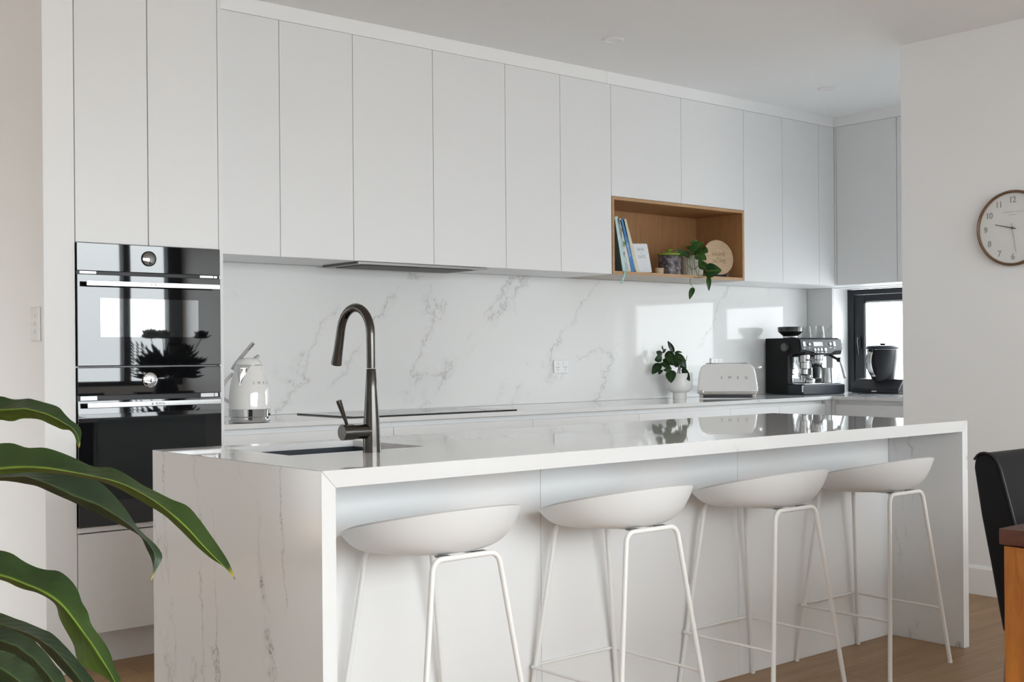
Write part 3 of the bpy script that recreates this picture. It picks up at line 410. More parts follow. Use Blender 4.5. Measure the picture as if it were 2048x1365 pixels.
# ================================================================== THE SETTING
CZ = 2.731          # ceiling height
XK = 5.545          # face of the clock wall
def wall(name, boxes, m=WALL):
    b = MB()
    for q in boxes: b.box(*q)
    return struct(b.build(name, m, smooth=False))
wall('floor', [(-2.4, 7.5, -2.72, 7.7, -0.12, 0.0)], FLOOR)
wall('ceiling', [(-2.4, 7.5, -2.72, 7.7, CZ, CZ + 0.12)], CEIL)
# hallway face with the light switch; its end is the white pier beside the ovens
wall('wall_left', [(1.612, 1.727, 4.54, 7.6, 0, CZ)])
wall('wall_back', [(1.727, 7.5, 5.172, 5.30, 0, CZ)])
wall('wall_right', [(XK, XK + 0.12, -2.6, 3.441, 0, CZ)])
wall('wall_kitchen_side', [(7.122, 7.40, 4.949, 5.172, 0, CZ), (7.122, 7.40, 3.0, 4.949, 1.612, CZ), (7.122, 7.40, 3.0, 4.949, 0, 0.878), (7.122, 7.40, 3.0, 3.24, 0.878, 1.612)])
wall('wall_pantry', [(5.665, 7.40, 2.9, 3.0, 0, CZ)])
wall('wall_front', [(-2.4, -0.7, -2.72, -2.6, 0, CZ), (5.545, 5.70, -2.72, -2.6, 0, CZ), (-0.7, 5.545, -2.72, -2.6, 2.46, CZ), (-0.7, 5.545, -2.72, -2.6, 0, 0.88)])
wall('wall_west', [(-2.4, -2.28, -2.6, 4.6, 0, CZ)])
wall('wall_hallway', [(-2.4, -0.6, 4.6, 4.72, 0, CZ), (-0.72, -0.6, 4.72, 5.7, 0, CZ), (-0.72, -0.6, 6.5, 7.6, 0, CZ), (-0.72, -0.6, 5.7, 6.5, 2.0, CZ), (-0.72, 1.727, 7.6, 7.7, 0, CZ)])
b = MB(); b.prism([(XK, 0), (XK - 0.013, 0), (XK - 0.013, 0.125), (XK - 0.009, 0.135), (XK, 0.135)], 'y', -2.6, 3.441)
struct(b.build('baseboard_right', TRIM, smooth=False))
b = MB(); b.prism([(1.612, 0), (1.600, 0), (1.600, 0.125), (1.604, 0.135), (1.612, 0.135)], 'y', 4.552, 7.6)
struct(b.build('baseboard_left', TRIM, smooth=False))
# filler strips between the cabinets and the ceiling
b = MB(); b.box(1.729, 2.335, 4.541, 5.17, 2.6635, CZ); b.box(2.3355, 4.768, 4.7675, 5.17, 2.6635, CZ, 0.0006, 1); struct(b.build('trim_1', TRIM, smooth=False))
b = MB(); b.box(4.7695, 6.8785, 4.7675, 5.17, 2.6635, CZ, 0.0006, 1); struct(b.build('trim_2', TRIM, smooth=False))
b = MB(); b.box(6.8795, 7.12, 3.02, 5.17, 2.6635, CZ, 0.0006, 1); struct(b.build('trim_3', TRIM, smooth=False))

# kitchen window (looks on to a white sky)
wx0, wx1 = 7.285, 7.345
w = D.objects.new('window_1', None); COL.objects.link(w); w.location = (7.3, 4.1, 0.9); struct(w)
o = (7.3, 4.1, 0.9)
b = MB(); b.box(wx0, wx1, 4.90, 4.948, 0.9, 1.607, .003); b.box(wx0, wx1, 3.245, 4.90, 1.572, 1.607, .003); b.box(wx0, wx1, 3.245, 4.90, 0.9, 0.93, .003); b.box(wx0, wx1, 4.155, 4.21, 0.93, 1.572, .003); b.box(wx0, wx1, 3.245, 3.29, .93, 1.572, .003)
b.build('window_frame', CHARCOAL, w, o)
s = MB(); s.box(7.295, 7.33, 4.825, 4.898, 0.932, 1.57, .004); s.box(7.295, 7.33, 4.212, 4.262, 0.932, 1.57, .004); s.box(7.295, 7.33, 4.262, 4.825, 1.525, 1.57, .004); s.box(7.295, 7.33, 4.262, 4.825, 0.932, 0.975, .004)
s.build('sash', CHARCOAL, w, o)
g = MB(); g.box(7.305, 7.312, 4.814, 4.8255, .975, 1.525); g.box(7.305, 7.312, 4.262, 4.8255, 1.5135, 1.5252); g.build('glazing_bead', GASKET, w, o)
g = MB(); g.box(7.313, 7.317, 4.262, 4.825, .975, 1.525); g.build('pane', PANE, w, o, smooth=False)
g = MB(); g.box(7.313, 7.317, 3.29, 4.155, .93, 1.572); g.build('pane', PANE, w, o, smooth=False)
h = MB(); h.box(7.281, 7.295, 4.85, 4.874, 1.20, 1.29, .004); h.tube([(7.286, 4.862, 1.275), (7.262, 4.862, 1.272), (7.255, 4.860, 1.24), (7.258, 4.855, 1.19), (7.264, 4.853, 1.155)], [.008, .009, .011, .010, .007], smooth=2)
h.build('window_handle', SATBLK, w, o)

# glazing behind the camera: the room's main daylight, seen in the oven glass
def glazing(name, posts, axis, at, z1, m=CHARCOAL, rails=()):
    w = D.objects.new(name, None); COL.objects.link(w); struct(w)
    b = MB(); p = MB()
    def bx(q, a0, a1, d0, d1, z0, zz):
        if axis == 'x': q.box(a0, a1, at + d0, at + d1, z0, zz)
        else: q.box(at + d0, at + d1, a0, a1, z0, zz)
    z0 = 0.88 if axis == 'x' else 0.0
    for c, wd in posts: bx(b, c - wd / 2, c + wd / 2, -.05, .05, z0, z1)
    for (c, wd), (c2, wd2) in zip(posts, posts[1:]):
        a, z = c + wd / 2, c2 - wd2 / 2
        bx(b, a, z, -.05, .05, z1 - .06, z1); bx(b, a, z, -.05, .05, z0, z0 + .07)
        bx(p, a, z, -.004, .004, z0 + .07, z1 - .06)
    b.build('window_frame', m, w, smooth=False); p.build('pane', PANE, w, smooth=False)
    return w
glazing('window_2', [(-0.66, .08), (1.6, .07), (3.3, .07), (4.953, .075), (5.465, .15)], 'x', -2.66, 2.46)
glazing('window_3', [(5.74, .08), (6.46, .08)], 'y', -0.66, 2.0)

# ================================================================== CABINETS
T = 0.018
def plain_door(b, x0, x1, y, z0, z1, g=0.0016): b.box(x0 + g, x1 - g, y, y + T, z0 + g, z1 - g, 0.0009, 1)
# oven tower
t = thing('oven_tower', 'tall white cabinet that houses the two stacked black ovens', 'cabinet', (2.02, 4.84, 0)); o = t.location
b = MB()
b.box(1.729, 1.745, 4.56, 5.17, 0, 2.662); b.box(1.745, 2.315, 5.15, 5.17, 0, 2.662)
for z0, z1 in ((0.125, 0.14), (0.515, 0.538), (1.141, 1.144), (1.612, 1.628), (2.645, 2.662)): b.box(1.745, 2.315, 4.562, 5.15, z0, z1)
b.box(1.729, 2.316, 4.541, 4.58, 0.5185, 0.5375)
b.build('carcass', CAB, t, o, smooth=False)
for x0, x1 in ((1.729, 2.0175), (2.0175, 2.316)):
    b = MB(); b.box(x0 + .0018, x1 - .0018, 4.54, 4.558, 1.6125, 2.662, .0009, 1); b.build('door', CAB, t, o)
b = MB(); b.box(1.731, 2.3145, 4.54, 4.558, 0.135, 0.5135, .0009, 1); b.build('drawer', CAB, t, o)
b = MB(); b.box(1.729, 2.3345, 4.628, 4.645, 0, 0.134); b.build('kickboard', CAB, t, o, smooth=False)
b = MB(); b.box(2.3165, 2.3345, 4.54, 5.17, 0.0, 2.662, .0008, 1); b.build('end_panel', CAB, t, o)

# upper cabinets above the bench: (left, right, split, bottom, label)
uppers = [(2.335, 3.112, 2.729, 1.617, 'white wall cabinet hard against the oven tower above the kettle'),
          (3.112, 4.033, 3.573, 1.617, 'white wall cabinet directly above the slim rangehood'),
          (4.033, 4.795, 4.414, 1.617, 'white wall cabinet between rangehood and timber display shelf'),
          (4.795, 5.939, 5.370, 2.048, 'shorter white wall cabinet sitting on top of the timber display shelf'),
          (5.939, 6.707, 6.321, 1.617, 'white wall cabinet between timber display shelf and the inside corner')]
for x0, x1, sp, z0, lab in uppers:
    t = thing('wall_cabinet', lab, 'cabinet', ((x0 + x1) / 2, 4.96, z0), group='white handleless wall cabinets'); o = t.location
    b = MB()
    b.box(x0 + .0005, x0 + .016, 4.788, 5.155, z0, 2.662); b.box(x1 - .016, x1 - .0005, 4.788, 5.155, z0, 2.662); b.box(x0 + .016, x1 - .016, 5.147, 5.155, z0, 2.662)
    b.box(x0 + .016, x1 - .016, 4.788, 5.147, z0, z0 + .016); b.box(x0 + .016, x1 - .016, 4.788, 5.147, 2.646, 2.662); b.box(sp - .008, sp + .008, 4.790, 5.147, z0 + .016, 2.646)
    b.build('carcass', CAB, t, o, smooth=False)
    for a, c in ((x0, sp), (sp, x1)):
        b = MB(); b.box(a + .0014, c - .0014, 4.766, 4.784, z0 + .0005, 2.6615, .0009, 1); b.build('door', CAB, t, o)
b = MB(); b.box(6.7085, 6.8775, 4.7665, 4.79, 1.617, 2.662); b.box(6.7085, 7.12, 4.79, 5.155, 1.617, 2.662)
tag(b.build('corner_filler_cabinet', CAB, smooth=False), 'blind white corner unit where the two rows of wall cabinets meet', 'cabinet')
t = thing('wall_cabinet', 'white wall cabinet above the small window with the black jug below', 'cabinet', (7.0, 4.1, 1.617), group='white handleless wall cabinets'); o = t.location
b = MB(); b.box(6.90, 7.12, 3.02, 4.7865, 1.617, 1.633); b.box(6.90, 7.12, 3.02, 4.7865, 2.646, 2.662); b.box(7.105, 7.12, 3.02, 4.7865, 1.633, 2.646)
for y in (3.02, 3.86, 4.293, 4.771): b.box(6.90, 7.105, y, y + .0155, 1.633, 2.646)
b.build('carcass', CAB, t, o, smooth=False)
b = MB(); b.box(6.879, 6.897, 4.7545, 4.7655, 1.6175, 2.6615, .0006, 1); b.build('filler_strip', TRIM, t, o)
for a, c in ((4.3045, 4.7505), (3.87, 4.3005), (3.45, 3.866), (3.03, 3.446)):
    b = MB(); b.box(6.879, 6.897, a, c, 1.6175, 2.6615, .0009, 1); b.build('door', CAB, t, o)

# timber display shelf
t = thing('display_shelf', 'open oak veneer display box set among the white wall cabinets', 'shelf', (5.369, 4.95, 1.617)); o = t.location
zb, zt, th = 1.6185, 2.0465, 0.017
for x in (4.7985, 5.9385 - th):
    b = MB(); b.box(x, x + th, 4.7670, 5.15, zb, zt); b.build('side_panel', OAK, t, o, smooth=False)
b = MB(); b.box(4.7985 + th, 5.9385 - th, 4.7670, 5.15, zt - th, zt); b.build('top_panel', OAK, t, o, smooth=False)
b = MB(); b.box(4.7985 + th, 5.9385 - th, 4.7670, 5.15, zb + .001, zb + th); b.build('bottom_panel', OAK, t, o, smooth=False)
b = MB(); b.box(4.7985 + th, 5.9385 - th, 5.138, 5.15, zb + th, zt - th); b.build('back_panel', OAK, t, o, smooth=False)
b = MB(); e = 4.7655
b.box(4.7985, 5.9385, e, 4.7668, zt - th, zt); b.box(4.7985, 5.9385, e, 4.7668, zb, zb + th); b.box(4.7985, 4.7985 + th, e, 4.7668, zb + th, zt - th); b.box(5.9385 - th, 5.9385, e, 4.7668, zb + th, zt - th)
b.build('edge_band', OAK_EDGE, t, o, smooth=False)
b = MB(); b.box(4.7985, 5.9385, 4.7668, 5.15, zb - .0012, zb + .0008); b.build('underside', UNDERBOARD, t, o, smooth=False)

# rangehood
t = thing('rangehood', 'slim dark steel rangehood tucked under the white wall cabinets', 'rangehood', (3.53, 4.93, 1.617)); o = t.location
b = MB(); b.box(3.149, 3.907, 4.79, 5.10, 1.6065, 1.6160, .001, 1); b.build('canopy', DARKSTEEL, t, o)
b = MB(); b.box(3.145, 3.911, 4.772, 4.790, 1.6045, 1.6160, .0015, 2); b.build('front_edge', STEEL, t, o)
b = MB(); b.box(3.20, 3.86, 4.825, 5.06, 1.6035, 1.607); b.build('filter', MESHF, t, o, smooth=False)

# base cabinets and worktop along the back
joints = [2.336, 3.19, 4.032, 4.793, 5.56, 6.015, 6.48]
bl = ['white base cabinet next to the oven tower below the kettle', 'white base cabinet beneath the left part of the glass cooktop', 'white base cabinet below the worktop between cooktop and first power point',
      'white base cabinet below the potted plant on the worktop', 'white base cabinet below the toaster', 'white base cabinet below the coffee machine']
bl[1] = 'white base cabinet carrying the black glass cooktop'; bl[2] = 'white base cabinet between the cooktop and the plant, under the bare splashback'
for (x0, x1), lab in zip(zip(joints, joints[1:]), bl):
    t = thing('base_cabinet', lab, 'cabinet', ((x0 + x1) / 2, 4.86, 0), group='white base cabinets under the back worktop'); o = t.location
    b = MB(); b.box(x0 + .0005, x1 - .0005, 4.592, 5.15, 0.12, 0.877); b.build('carcass', CAB, t, o, smooth=False)
    b = MB(); b.box(x0 + .0012, x1 - .0012, 4.57, 4.5915, 0.49, 0.853, .001, 1); b.build('drawer', CAB, t, o)
    b = MB(); b.box(x0 + .0012, x1 - .0012, 4.57, 4.5915, 0.125, 0.486, .001, 1); b.build('drawer', CAB, t, o)
    b = MB(); b.box(x0, x1, 4.63, 4.645, 0, 0.119); b.build('kickboard', CAB, t, o, smooth=False)
b = MB(); b.box(6.4815, 6.5395, 4.5685, 4.59, 0.0, 0.877); b.box(6.5415, 7.10, 4.59, 5.15, 0.0, 0.877)
tag(b.build('corner_base_cabinet', CAB, smooth=False), 'blind white corner base unit where the two worktops meet', 'cabinet')
t = thing('base_cabinet', 'white drawer cabinet under the window worktop with the black jug', 'cabinet', (6.85, 4.0, 0)); o = t.location
b = MB(); b.box(6.562, 7.10, 3.02, 4.585, 0.12, 0.877); b.build('carcass', CAB, t, o, smooth=False)
b = MB(); b.box(6.5405, 6.5615, 4.540, 4.5675, 0.0, 0.877, .0008, 1); b.build('filler_strip', CAB, t, o)
for a, c in ((3.72, 4.537), (3.03, 3.717)):
    for z0, z1 in ((.49, .851), (.125, .486)):
        b = MB(); b.box(6.5405, 6.5605, a, c, z0, z1, .001, 1); b.build('drawer', CAB, t, o)
b = MB(); b.box(6.60, 6.615, 3.02, 4.585, 0, .119); b.build('kickboard', CAB, t, o, smooth=False)
b = MB(); b.prism([(2.3355, 4.5504), (6.5221, 4.5504), (6.5221, 3.02), (7.1215, 3.02), (7.1215, 3.242), (7.284, 3.242), (7.284, 4.9475), (7.1215, 4.9475), (7.1075, 4.9475), (7.1075, 5.155), (2.3355, 5.155)], 'z', 0.879, 0.9, 0.0012, 2)
tag(b.build('worktop', STONE_TOP, angle=30), 'long L shaped white stone worktop running under the splashback and into the window', 'worktop')
b = MB(); b.box(2.336, 7.1075, 5.1565, 5.1715, 0.9005, 1.6165, .0006, 1)
tag(b.build('splashback', STONE_SPLASH, smooth=False), 'glossy white veined stone splashback along the back wall behind kettle and toaster', 'splashback')
b = MB(); b.box(7.1080, 7.1215, 4.9495, 5.156, 0.9005, 1.6165, .0006, 1)
tag(b.build('splashback', SPLASH_SIDE, smooth=False), 'narrow stone splashback return in the corner behind the coffee machine', 'splashback')
b = MB(); b.box(7.1215, 7.284, 4.9480, 4.9490, 0.9, 1.611); struct(b.build('trim_4', TRIM, smooth=False))

# cooktop
t = thing('cooktop', 'wide black glass cooktop lying flat on the back worktop', 'cooktop', (3.47, 4.84, 0.9)); o = t.location
b = MB(); b.box(3.0, 3.955, 4.60, 5.10, 0.9002, 0.9058, .0015, 2); b.build('glass_top', HOBG, t, o)
for x, y, r in ((3.2, 4.97, .09), (3.22, 4.73, .07), (3.5, 4.86, .11), (3.76, 4.97, .08), (3.75, 4.73, .09)):
    b = MB(); b.lathe([(r - .0015, .9059), (r - .0015, .9061), (r, .9061), (r, .9059)], (x, y, 0), 48, cap=False); b.build('zone_ring', NUM, t, o)

# ================================================================== OVENS
OX0, OX1, OY = 1.731, 2.3145, 4.54
def oven(name, label, zt, zp, zd, z0, win, handle_z, dark_window, clear_low):
    t = thing(name, label, 'oven', ((OX0 + OX1) / 2, 4.80, z0)); o = t.location
    b = MB(); b.box(OX0 + .016, OX1 - .012, 4.566, 5.12, z0 + .002, zt - .004); b.build('housing', DARKSTEEL, t, o, smooth=False)
    b = MB(); b.box(OX0, OX1, OY - .012, 4.565, zp, zt, .0015, 2); p = b.build('control_panel', BLACKGLASS, t, o)
    # strip of vent and trim between panel and door
    b = MB(); b.box(OX0, OX1, OY - .004, 4.565, zd + .0006, zp - .0008); b.build('vent_strip', SATBLK, t, o, smooth=False)
    for a, c in ((OX0 + .012, OX0 + .075), (OX1 - .085, OX1 - .028), (OX1 - .025, OX1 - .010)):
        b = MB(); b.box(a, c, OY - .006, OY - .0045, zd + .003, zp - .002); b.build('vent_trim', STEEL, t, o, smooth=False)
    b = MB()
    if clear_low:
        b.box(OX0, OX1, OY - .014, 4.565, z0, zd - .048, .0015, 2)
        # leaning upper lip of the door glass: it mirrors the tall glazing
        b.prism([(OY - .014, zd - .0485), (4.56, zd - .0485), (4.56, zd), (OY - .0113, zd)], 'x', OX0, OX1)
    else:
        b.box(OX0, OX1, OY - .014, 4.565, z0, zd, .0015, 2)
    d = b.build('door', BLACKGLASS, t, o)
    x0, x1, a, c = win
    b = MB(); b.box(x0, x1, OY - .0152, OY - .0141, a, c); b.build('window', WINGLASS if dark_window else MIRRORGLASS, d, o, smooth=False)
    b = MB(); hy = OY - .056
    b.prism([(OX0 + .022, hy + .006), (OX0 + .054, hy), (OX1 - .022, hy), (OX1 - .018, hy + .004), (OX1 - .018, hy + .010), (OX0 + .022, hy + .010)], 'z', handle_z - .0095, handle_z + .0095, .0012, 2)
    for x in (OX0 + .075, OX1 - .075): b.box(x - .010, x + .010, hy + .009, OY - .0135, handle_z - .007, handle_z + .007, .002)
    h = b.build('handle', STEEL, d, o)
    text('maker_name', 'BOSCH', .0115, (2.036, hy - .0006, handle_z), (1, 0, 0), (0, 0, 1), GREY_PL, h, o, .0003, space=1.05)
    b = MB(); b.tube([(2.004 + .005 * math.cos(q * PI / 12), hy - .0005, handle_z + .005 * math.sin(q * PI / 12)) for q in range(25)], .0005, 6); b.box(2.0025, 2.0055, hy - .001, hy, handle_z - .0028, handle_z + .0028)
    b.build('maker_emblem', GREY_PL, h, o)
    # round control dial
    zc = (zt + zp) / 2 + .002; M = Matrix.Translation((2.0125, OY - .0122, zc)) @ Matrix.Rotation(R(90), 4, 'X')
    b = MB(); b.lathe([(.0295, 0), (.0295, .004), (.0265, .0055), (.0265, .003), (0, .003)], n=48, mtx=M); b.build('dial_ring', SATBLK if not clear_low else CHROME, p, o)
    b = MB(); b.lathe([(.0262, .0), (.0262, .0040), (.020, .0056), (.012, .0066), (.0, .0070)], n=48, mtx=M); b.build('dial_face', MIRRORGLASS if not clear_low else CHROME, p, o, angle=60)
    return t
oven('compact_oven', 'upper compact black glass oven with a mirror bright window', 1.6105, 1.5055, 1.4915, 1.1465, (1.817, 2.217, 1.256, 1.403), 1.4565, False, False)
oven('full_size_oven', 'lower full size black glass oven directly below the compact one', 1.1395, 1.034, 1.014, 0.541, (1.80, 2.245, 0.635, 0.945), 0.999, True, True)

# ================================================================== ISLAND
XL, XR, YF, YB = 1.552, 4.531, 2.526, 3.477
t = thing('stone_bench', 'long white veined stone island top with waterfall ends down to the floor', 'bench', ((XL + XR) / 2, (YF + YB) / 2, 0)); o = t.location
b = MB(); tz = .043; tx = .04; g = .0006
hx0, hx1, hy0, hy1 = 1.736, 2.205, 2.992, 3.392
for (a, c, e, f) in ((XL + .02, XR - .02, YF + .02, hy0), (XL + .02, hx0, hy0, hy1), (hx1, XR - .02, hy0, hy1), (XL + .02, XR - .02, hy1, YB)): b.box(a, c, e, f, .88, .9)
b.prism([(XL + g, .9), (XR - g, .9), (XR - tx - g, .9 - tz), (XL + tx + g, .9 - tz)], 'y', YF, YF + .0205, .0008, 2)
b.prism([(XL + g, .9), (XL + .02, .9), (XL + .02, .88), (XL + .02 + g, .88)], 'y', YF + .0205, YB); b.prism([(XR - g, .9), (XR - .02, .9), (XR - .02, .88), (XR - .02 - g, .88)], 'y', YF + .0205, YB)
b.build('benchtop', STONE_TOP, t, o, smooth=False)
for sgn, x in ((1, XL), (-1, XR)):
    b = MB(); b.prism([(x, .8995), (x, 0), (x + sgn * tx, 0), (x + sgn * tx, .9 - tz)], 'y', YF, YB, .0008, 2); b.build('waterfall_end', STONE_END, t, o)
t = thing('island_cabinet', 'white panelled cabinet body recessed beneath the stone island top behind the stools', 'cabinet', (3.04, 3.15, 0)); o = t.location
b = MB(); b.box(XL + tx + .002, hx0 - .03, 2.877, 3.45, 0, .855); b.box(hx1 + .03, XR - tx - .002, 2.877, 3.45, 0, .879); b.box(hx0 - .03, hx1 + .03, 2.877, 2.975, 0, .855); b.box(hx0 - .03, hx1 + .03, 2.975, 3.45, 0, .60)
b.build('carcass', CAB, t, o, smooth=False)
for a, c in ((XL + tx + .001, 2.55), (2.55, 3.512), (3.512, XR - tx - .001)):
    b = MB(); b.box(a + .0008, c - .0008, 2.857, 2.8755, 0.0, .8795, .0008, 1); b.build('back_panel', CAB, t, o)
t = thing('sink', 'dark navy composite sink sunk into the island top beside the tap', 'sink', (1.97, 3.19, .66)); o = t.location
b = MB(); k = .012
b.box(hx0 - k, hx1 + k, hy0 - k, hy0 + .001, .66, .8795); b.box(hx0 - k, hx1 + k, hy1 - .001, hy1 + k, .66, .8795); b.box(hx0 - k, hx0 + .001, hy0, hy1, .66, .8795); b.box(hx1 - .001, hx1 + k, hy0, hy1, .66, .8795); b.box(hx0, hx1, hy0, hy1, .66, .672)
b.build('basin', NAVY, t, o, smooth=False)
b = MB(); b.lathe([(.045, .672), (.045, .675), (.03, .674), (0, .6735)], (1.97, 3.20, 0), 32); b.build('drain', STEEL, t, o)
t = thing('kitchen_tap', 'tall brushed gunmetal gooseneck tap standing on the island by the sink', 'tap', (1.963, 2.922, .9)); o = (0, 0, 0)
b = MB(); b.lathe([(.0258, 0), (.0258, .0015), (.0250, .04), (.0222, .10), (.0175, .175), (.0133, .238), (.0130, .2385)], n=40); b.build('body', GUN, t)
arch = [(0, 0, .240), (0, 0, .33), (0, 0.002, .365)]
for i in range(0, 13):
    a = i / 12 * R(165); arch.append((0, .079 * (1 - math.cos(a)) + .001, .3375 + .079 * math.sin(a) + (.0 if i else 0)))
last = Vector(arch[-1]); dirn = Vector((0, math.sin(R(15)) * 1.0, -1)).normalized(); arch += [tuple(last + dirn * .012)]
b = MB(); b.tube([arch[0], (0, 0, .30)] + arch[3:], .0127, 20); b.build('spout', GUN, t)
b = MB(); p0 = last + dirn * .0125; b.tube([p0, p0 + dirn * .012, p0 + dirn * .06, p0 + dirn * .098, p0 + dirn * .100], [.0129, .0132, .0142, .0160, .0145], 24); b.build('spray_head', GUN, t)
b = MB(); b.tube([(0.0, 0, .0605), (-.062, 0, .0605)], .0205, 28); b.tube([(-.0635, 0, .0605), (-.0995, 0, .0605), (-.1005, 0, .0605)], [.0222, .0222, .0212], 32); b.build('mixer_barrel', GUN, t, angle=40)
b = MB(); b.tube([(-.083, .0, .0825), (-.112, -.004, .150), (-.1125, -.004, .1515)], [.0042, .0082, .0070], 16); b.build('lever', GUN, t)

# ================================================================== BAR STOOLS
def seat_shell():
    b = MB(); NA, NR = 72, 22; rows = []
    for i in range(NR + 1):
        rho = 1 - (1 - i / NR) ** 1.9; row = []
        for j in range(NA):
            a = 2 * PI * j / NA                                  # 0 = the back of the seat (towards -Y)
            cb = math.cos(a); f = min(1, max(0, (.15 - cb) / 1.15)); fr = f * f * (3 - 2 * f)
            p = 6.5 + 8.0 * fr
            rim = .736 + .048 * cb + .008 * fr
            z0 = .660 + .010 * fr * rho * rho; z = z0 + (rim - z0) * rho ** p
            z -= .012 * fr * max(0, (rho - .93) / .07) ** 1.6      # the front lip rolls over
            rx = .254; ry = .212 if cb > 0 else .199
            row.append((rx * rho * math.sin(a), -ry * rho * cb, z))
        rows.append(row)
    V = [[b.bm.verts.new(p) for p in r] for r in rows[1:]]; c = b.bm.verts.new(rows[0][0])
    for j in range(NA): b.bm.faces.new((c, V[0][j], V[0][(j + 1) % NA]))
    for i in range(len(V) - 1):
        for j in range(NA): b.bm.faces.new((V[i][j], V[i + 1][j], V[i + 1][(j + 1) % NA], V[i][(j + 1) % NA]))
    bmesh.ops.recalc_face_normals(b.bm, faces=b.bm.faces)
    return b
def make_stool(label):
    t = thing('bar_stool', label, 'stool', group='white bar stools along the island')
    s = seat_shell().build('seat', WHITE_PL, t, angle=80)
    md = s.modifiers.new('thickness', 'SOLIDIFY'); md.thickness = .011; md.offset = 0
    mb = s.modifiers.new('soft_rim', 'BEVEL'); mb.width = .0050; mb.segments = 3; mb.limit_method = 'ANGLE'; mb.angle_limit = R(60)
    for sy in (-1, 1):
        for sx in (-1, 1):
            yt = -.150 if sy < 0 else .150; yb = -.205 if sy < 0 else .196
            tp = Vector((sx * .108, yt, .652)); ft = Vector((sx * .202, yb, .006)); dr = (ft - tp).normalized()
            pts = [(0, yt, .652), (sx * .078, yt, .652)]
            for q in range(1, 8):
                f = q / 8; A = Vector((sx * .078, yt, .652)); B = tp + dr * .034
                pts.append(tuple(A * (1 - f) ** 2 + tp * 2 * f * (1 - f) + B * f * f))
            pts += [tuple(tp + dr * .034), tuple(ft)]
            b = MB(); b.tube(pts, .0078, 14); lg = b.build('leg', WHITE_MT, t)
            b = MB(); b.tube([tuple(ft + Vector((0, 0, .004))), tuple(ft - Vector((0, 0, .006)))], .0083, 14); b.build('foot_glide', WHITE_MT, lg)
    # foot ring: wraps round the legs, its long sides bend down towards the front bars
    z = .208; xb = .178; yb = .184
    b = MB(); ring = [(-.1735, -.1885, z - .002), (-xb + .002, -.10, z), (-xb, .06, z), (-xb - .002, yb + .006, z + .002), (-xb + .010, yb + .014, z + .003), (xb - .010, yb + .014, z + .003), (xb + .002, yb + .006, z + .002), (xb, .06, z), (xb - .002, -.10, z), (.1735, -.1885, z - .002)]
    b.tube(ring, .0048, 10); b.build('foot_ring', WHITE_MT, t)
    b = MB()
    for x in (-.045, .045): b.box(x - .010, x + .010, -.150, .150, .6505, .6540, .001)
    b.build('seat_bracket', WHITE_MT, t)
    for x in (-.060, .060):
        for y in (-.130, .130):
            b = MB(); b.box(x - .020, x + .020, y - .012, y + .012, .6540, .6575, .001); b.build('seat_pad', GREY_PL, t)
    return t
st = make_stool('white bar stool closest to the sink end of the island')
st.location = (1.972, 2.651, 0)
for x, lab in ((2.675, 'white bar stool second along from the sink end of the island'), (3.375, 'white bar stool third along from the sink end of the island'), (4.045, 'white bar stool beside the far waterfall end, nearest the leather chair')):
    c = copy_tree(st); c.location = (x, 2.651, 0); c['label'] = lab

# ================================================================== SMALL APPLIANCES
BZ = 0.9002
def frame_at(x, y, fx, fy):
    """rotation so that local -Y looks along (fx, fy)"""
    return math.atan2(fx, -fy)
def attach(o, t):
    o.parent = t; M_ = Matrix.Translation(t.location) @ t.rotation_euler.to_matrix().to_4x4(); o.matrix_parent_inverse = M_.inverted(); return o
# kettle (local -Y looks at the camera side, +X is its right hand)
t = thing('kettle', 'white retro kettle with chrome base on the worktop next to the ovens', 'kettle', (2.512, 4.658, BZ), frame_at(0, 0, -.47, -.88))
b = MB(); b.lathe([(.060, 0), (.086, .002), (.088, .006), (.088, .012), (.080, .014), (.080, .022), (.0865, .026), (.0875, .056), (.0865, .057)], n=56); b.build('chrome_base', CHROME, t)
b = MB(); b.lathe([(.0868, .0572), (.0866, .075), (.0852, .11), (.0812, .145), (.0745, .18), (.0655, .215), (.0585, .238), (.0575, .2395)], n=56); body = b.build('body', ENAMEL, t)
b = MB(); b.lathe([(.0575, .2396), (.0580, .2405), (.0580, .2425), (.0570, .2432)], n=56); b.build('lid_rim', CHROME, t)
b = MB(); b.lathe([(.0560, .2434), (.0530, .252), (.042, .264), (.024, .2715), (0, .274)], n=48); b.build('lid', ENAMEL, t, angle=60)
b = MB(); b.tube([(.020, .012, .266), (.040, .004, .280), (.0405, .004, .2803)], [.0085, .0075, .0055], 18); b.build('lid_knob', CHROME, t)
# spout: a chrome V standing out of the body
M = Matrix.Rotation(R(-29), 4, 'Z'); b = MB(); rows = []
for i in range(11):
    f = i / 10; z = .158 + .078 * f; w = .0295 * f ** .75 + .003; rb = .0775 - (z - .15) * .225; out = .006 + .020 * f; row = []
    for j in range(13):
        q = j / 12 * 2 - 1; row.append(M @ Vector((w * q, -(rb + out * (1 - abs(q) ** 1.4)) + .002 * abs(q) + (w * q) ** 2 * 6, z)))
    rows.append(row)
b.grid(rows); s_ = b.build('spout', CHROME, t, angle=60); md = s_.modifiers.new('thickness', 'SOLIDIFY'); md.thickness = .0025; md.offset = -1
b = MB(); b.tube([(-.070, .030, .225), (-.050, .014, .255), (-.016, .006, .295), (.018, .0, .335), (.0185, .0, .3355)], [.0075, .0085, .0085, .0088, .0070], 18, smooth=1); b.build('handle', CHROME, t)
b = MB(); b.tube([(-.070, .020, .205), (-.098, .040, .175), (-.120, .055, .135), (-.118, .052, .105), (-.083, .024, .085)], .0075, 14, smooth=2); b.build('side_grip', ENAMEL, t)
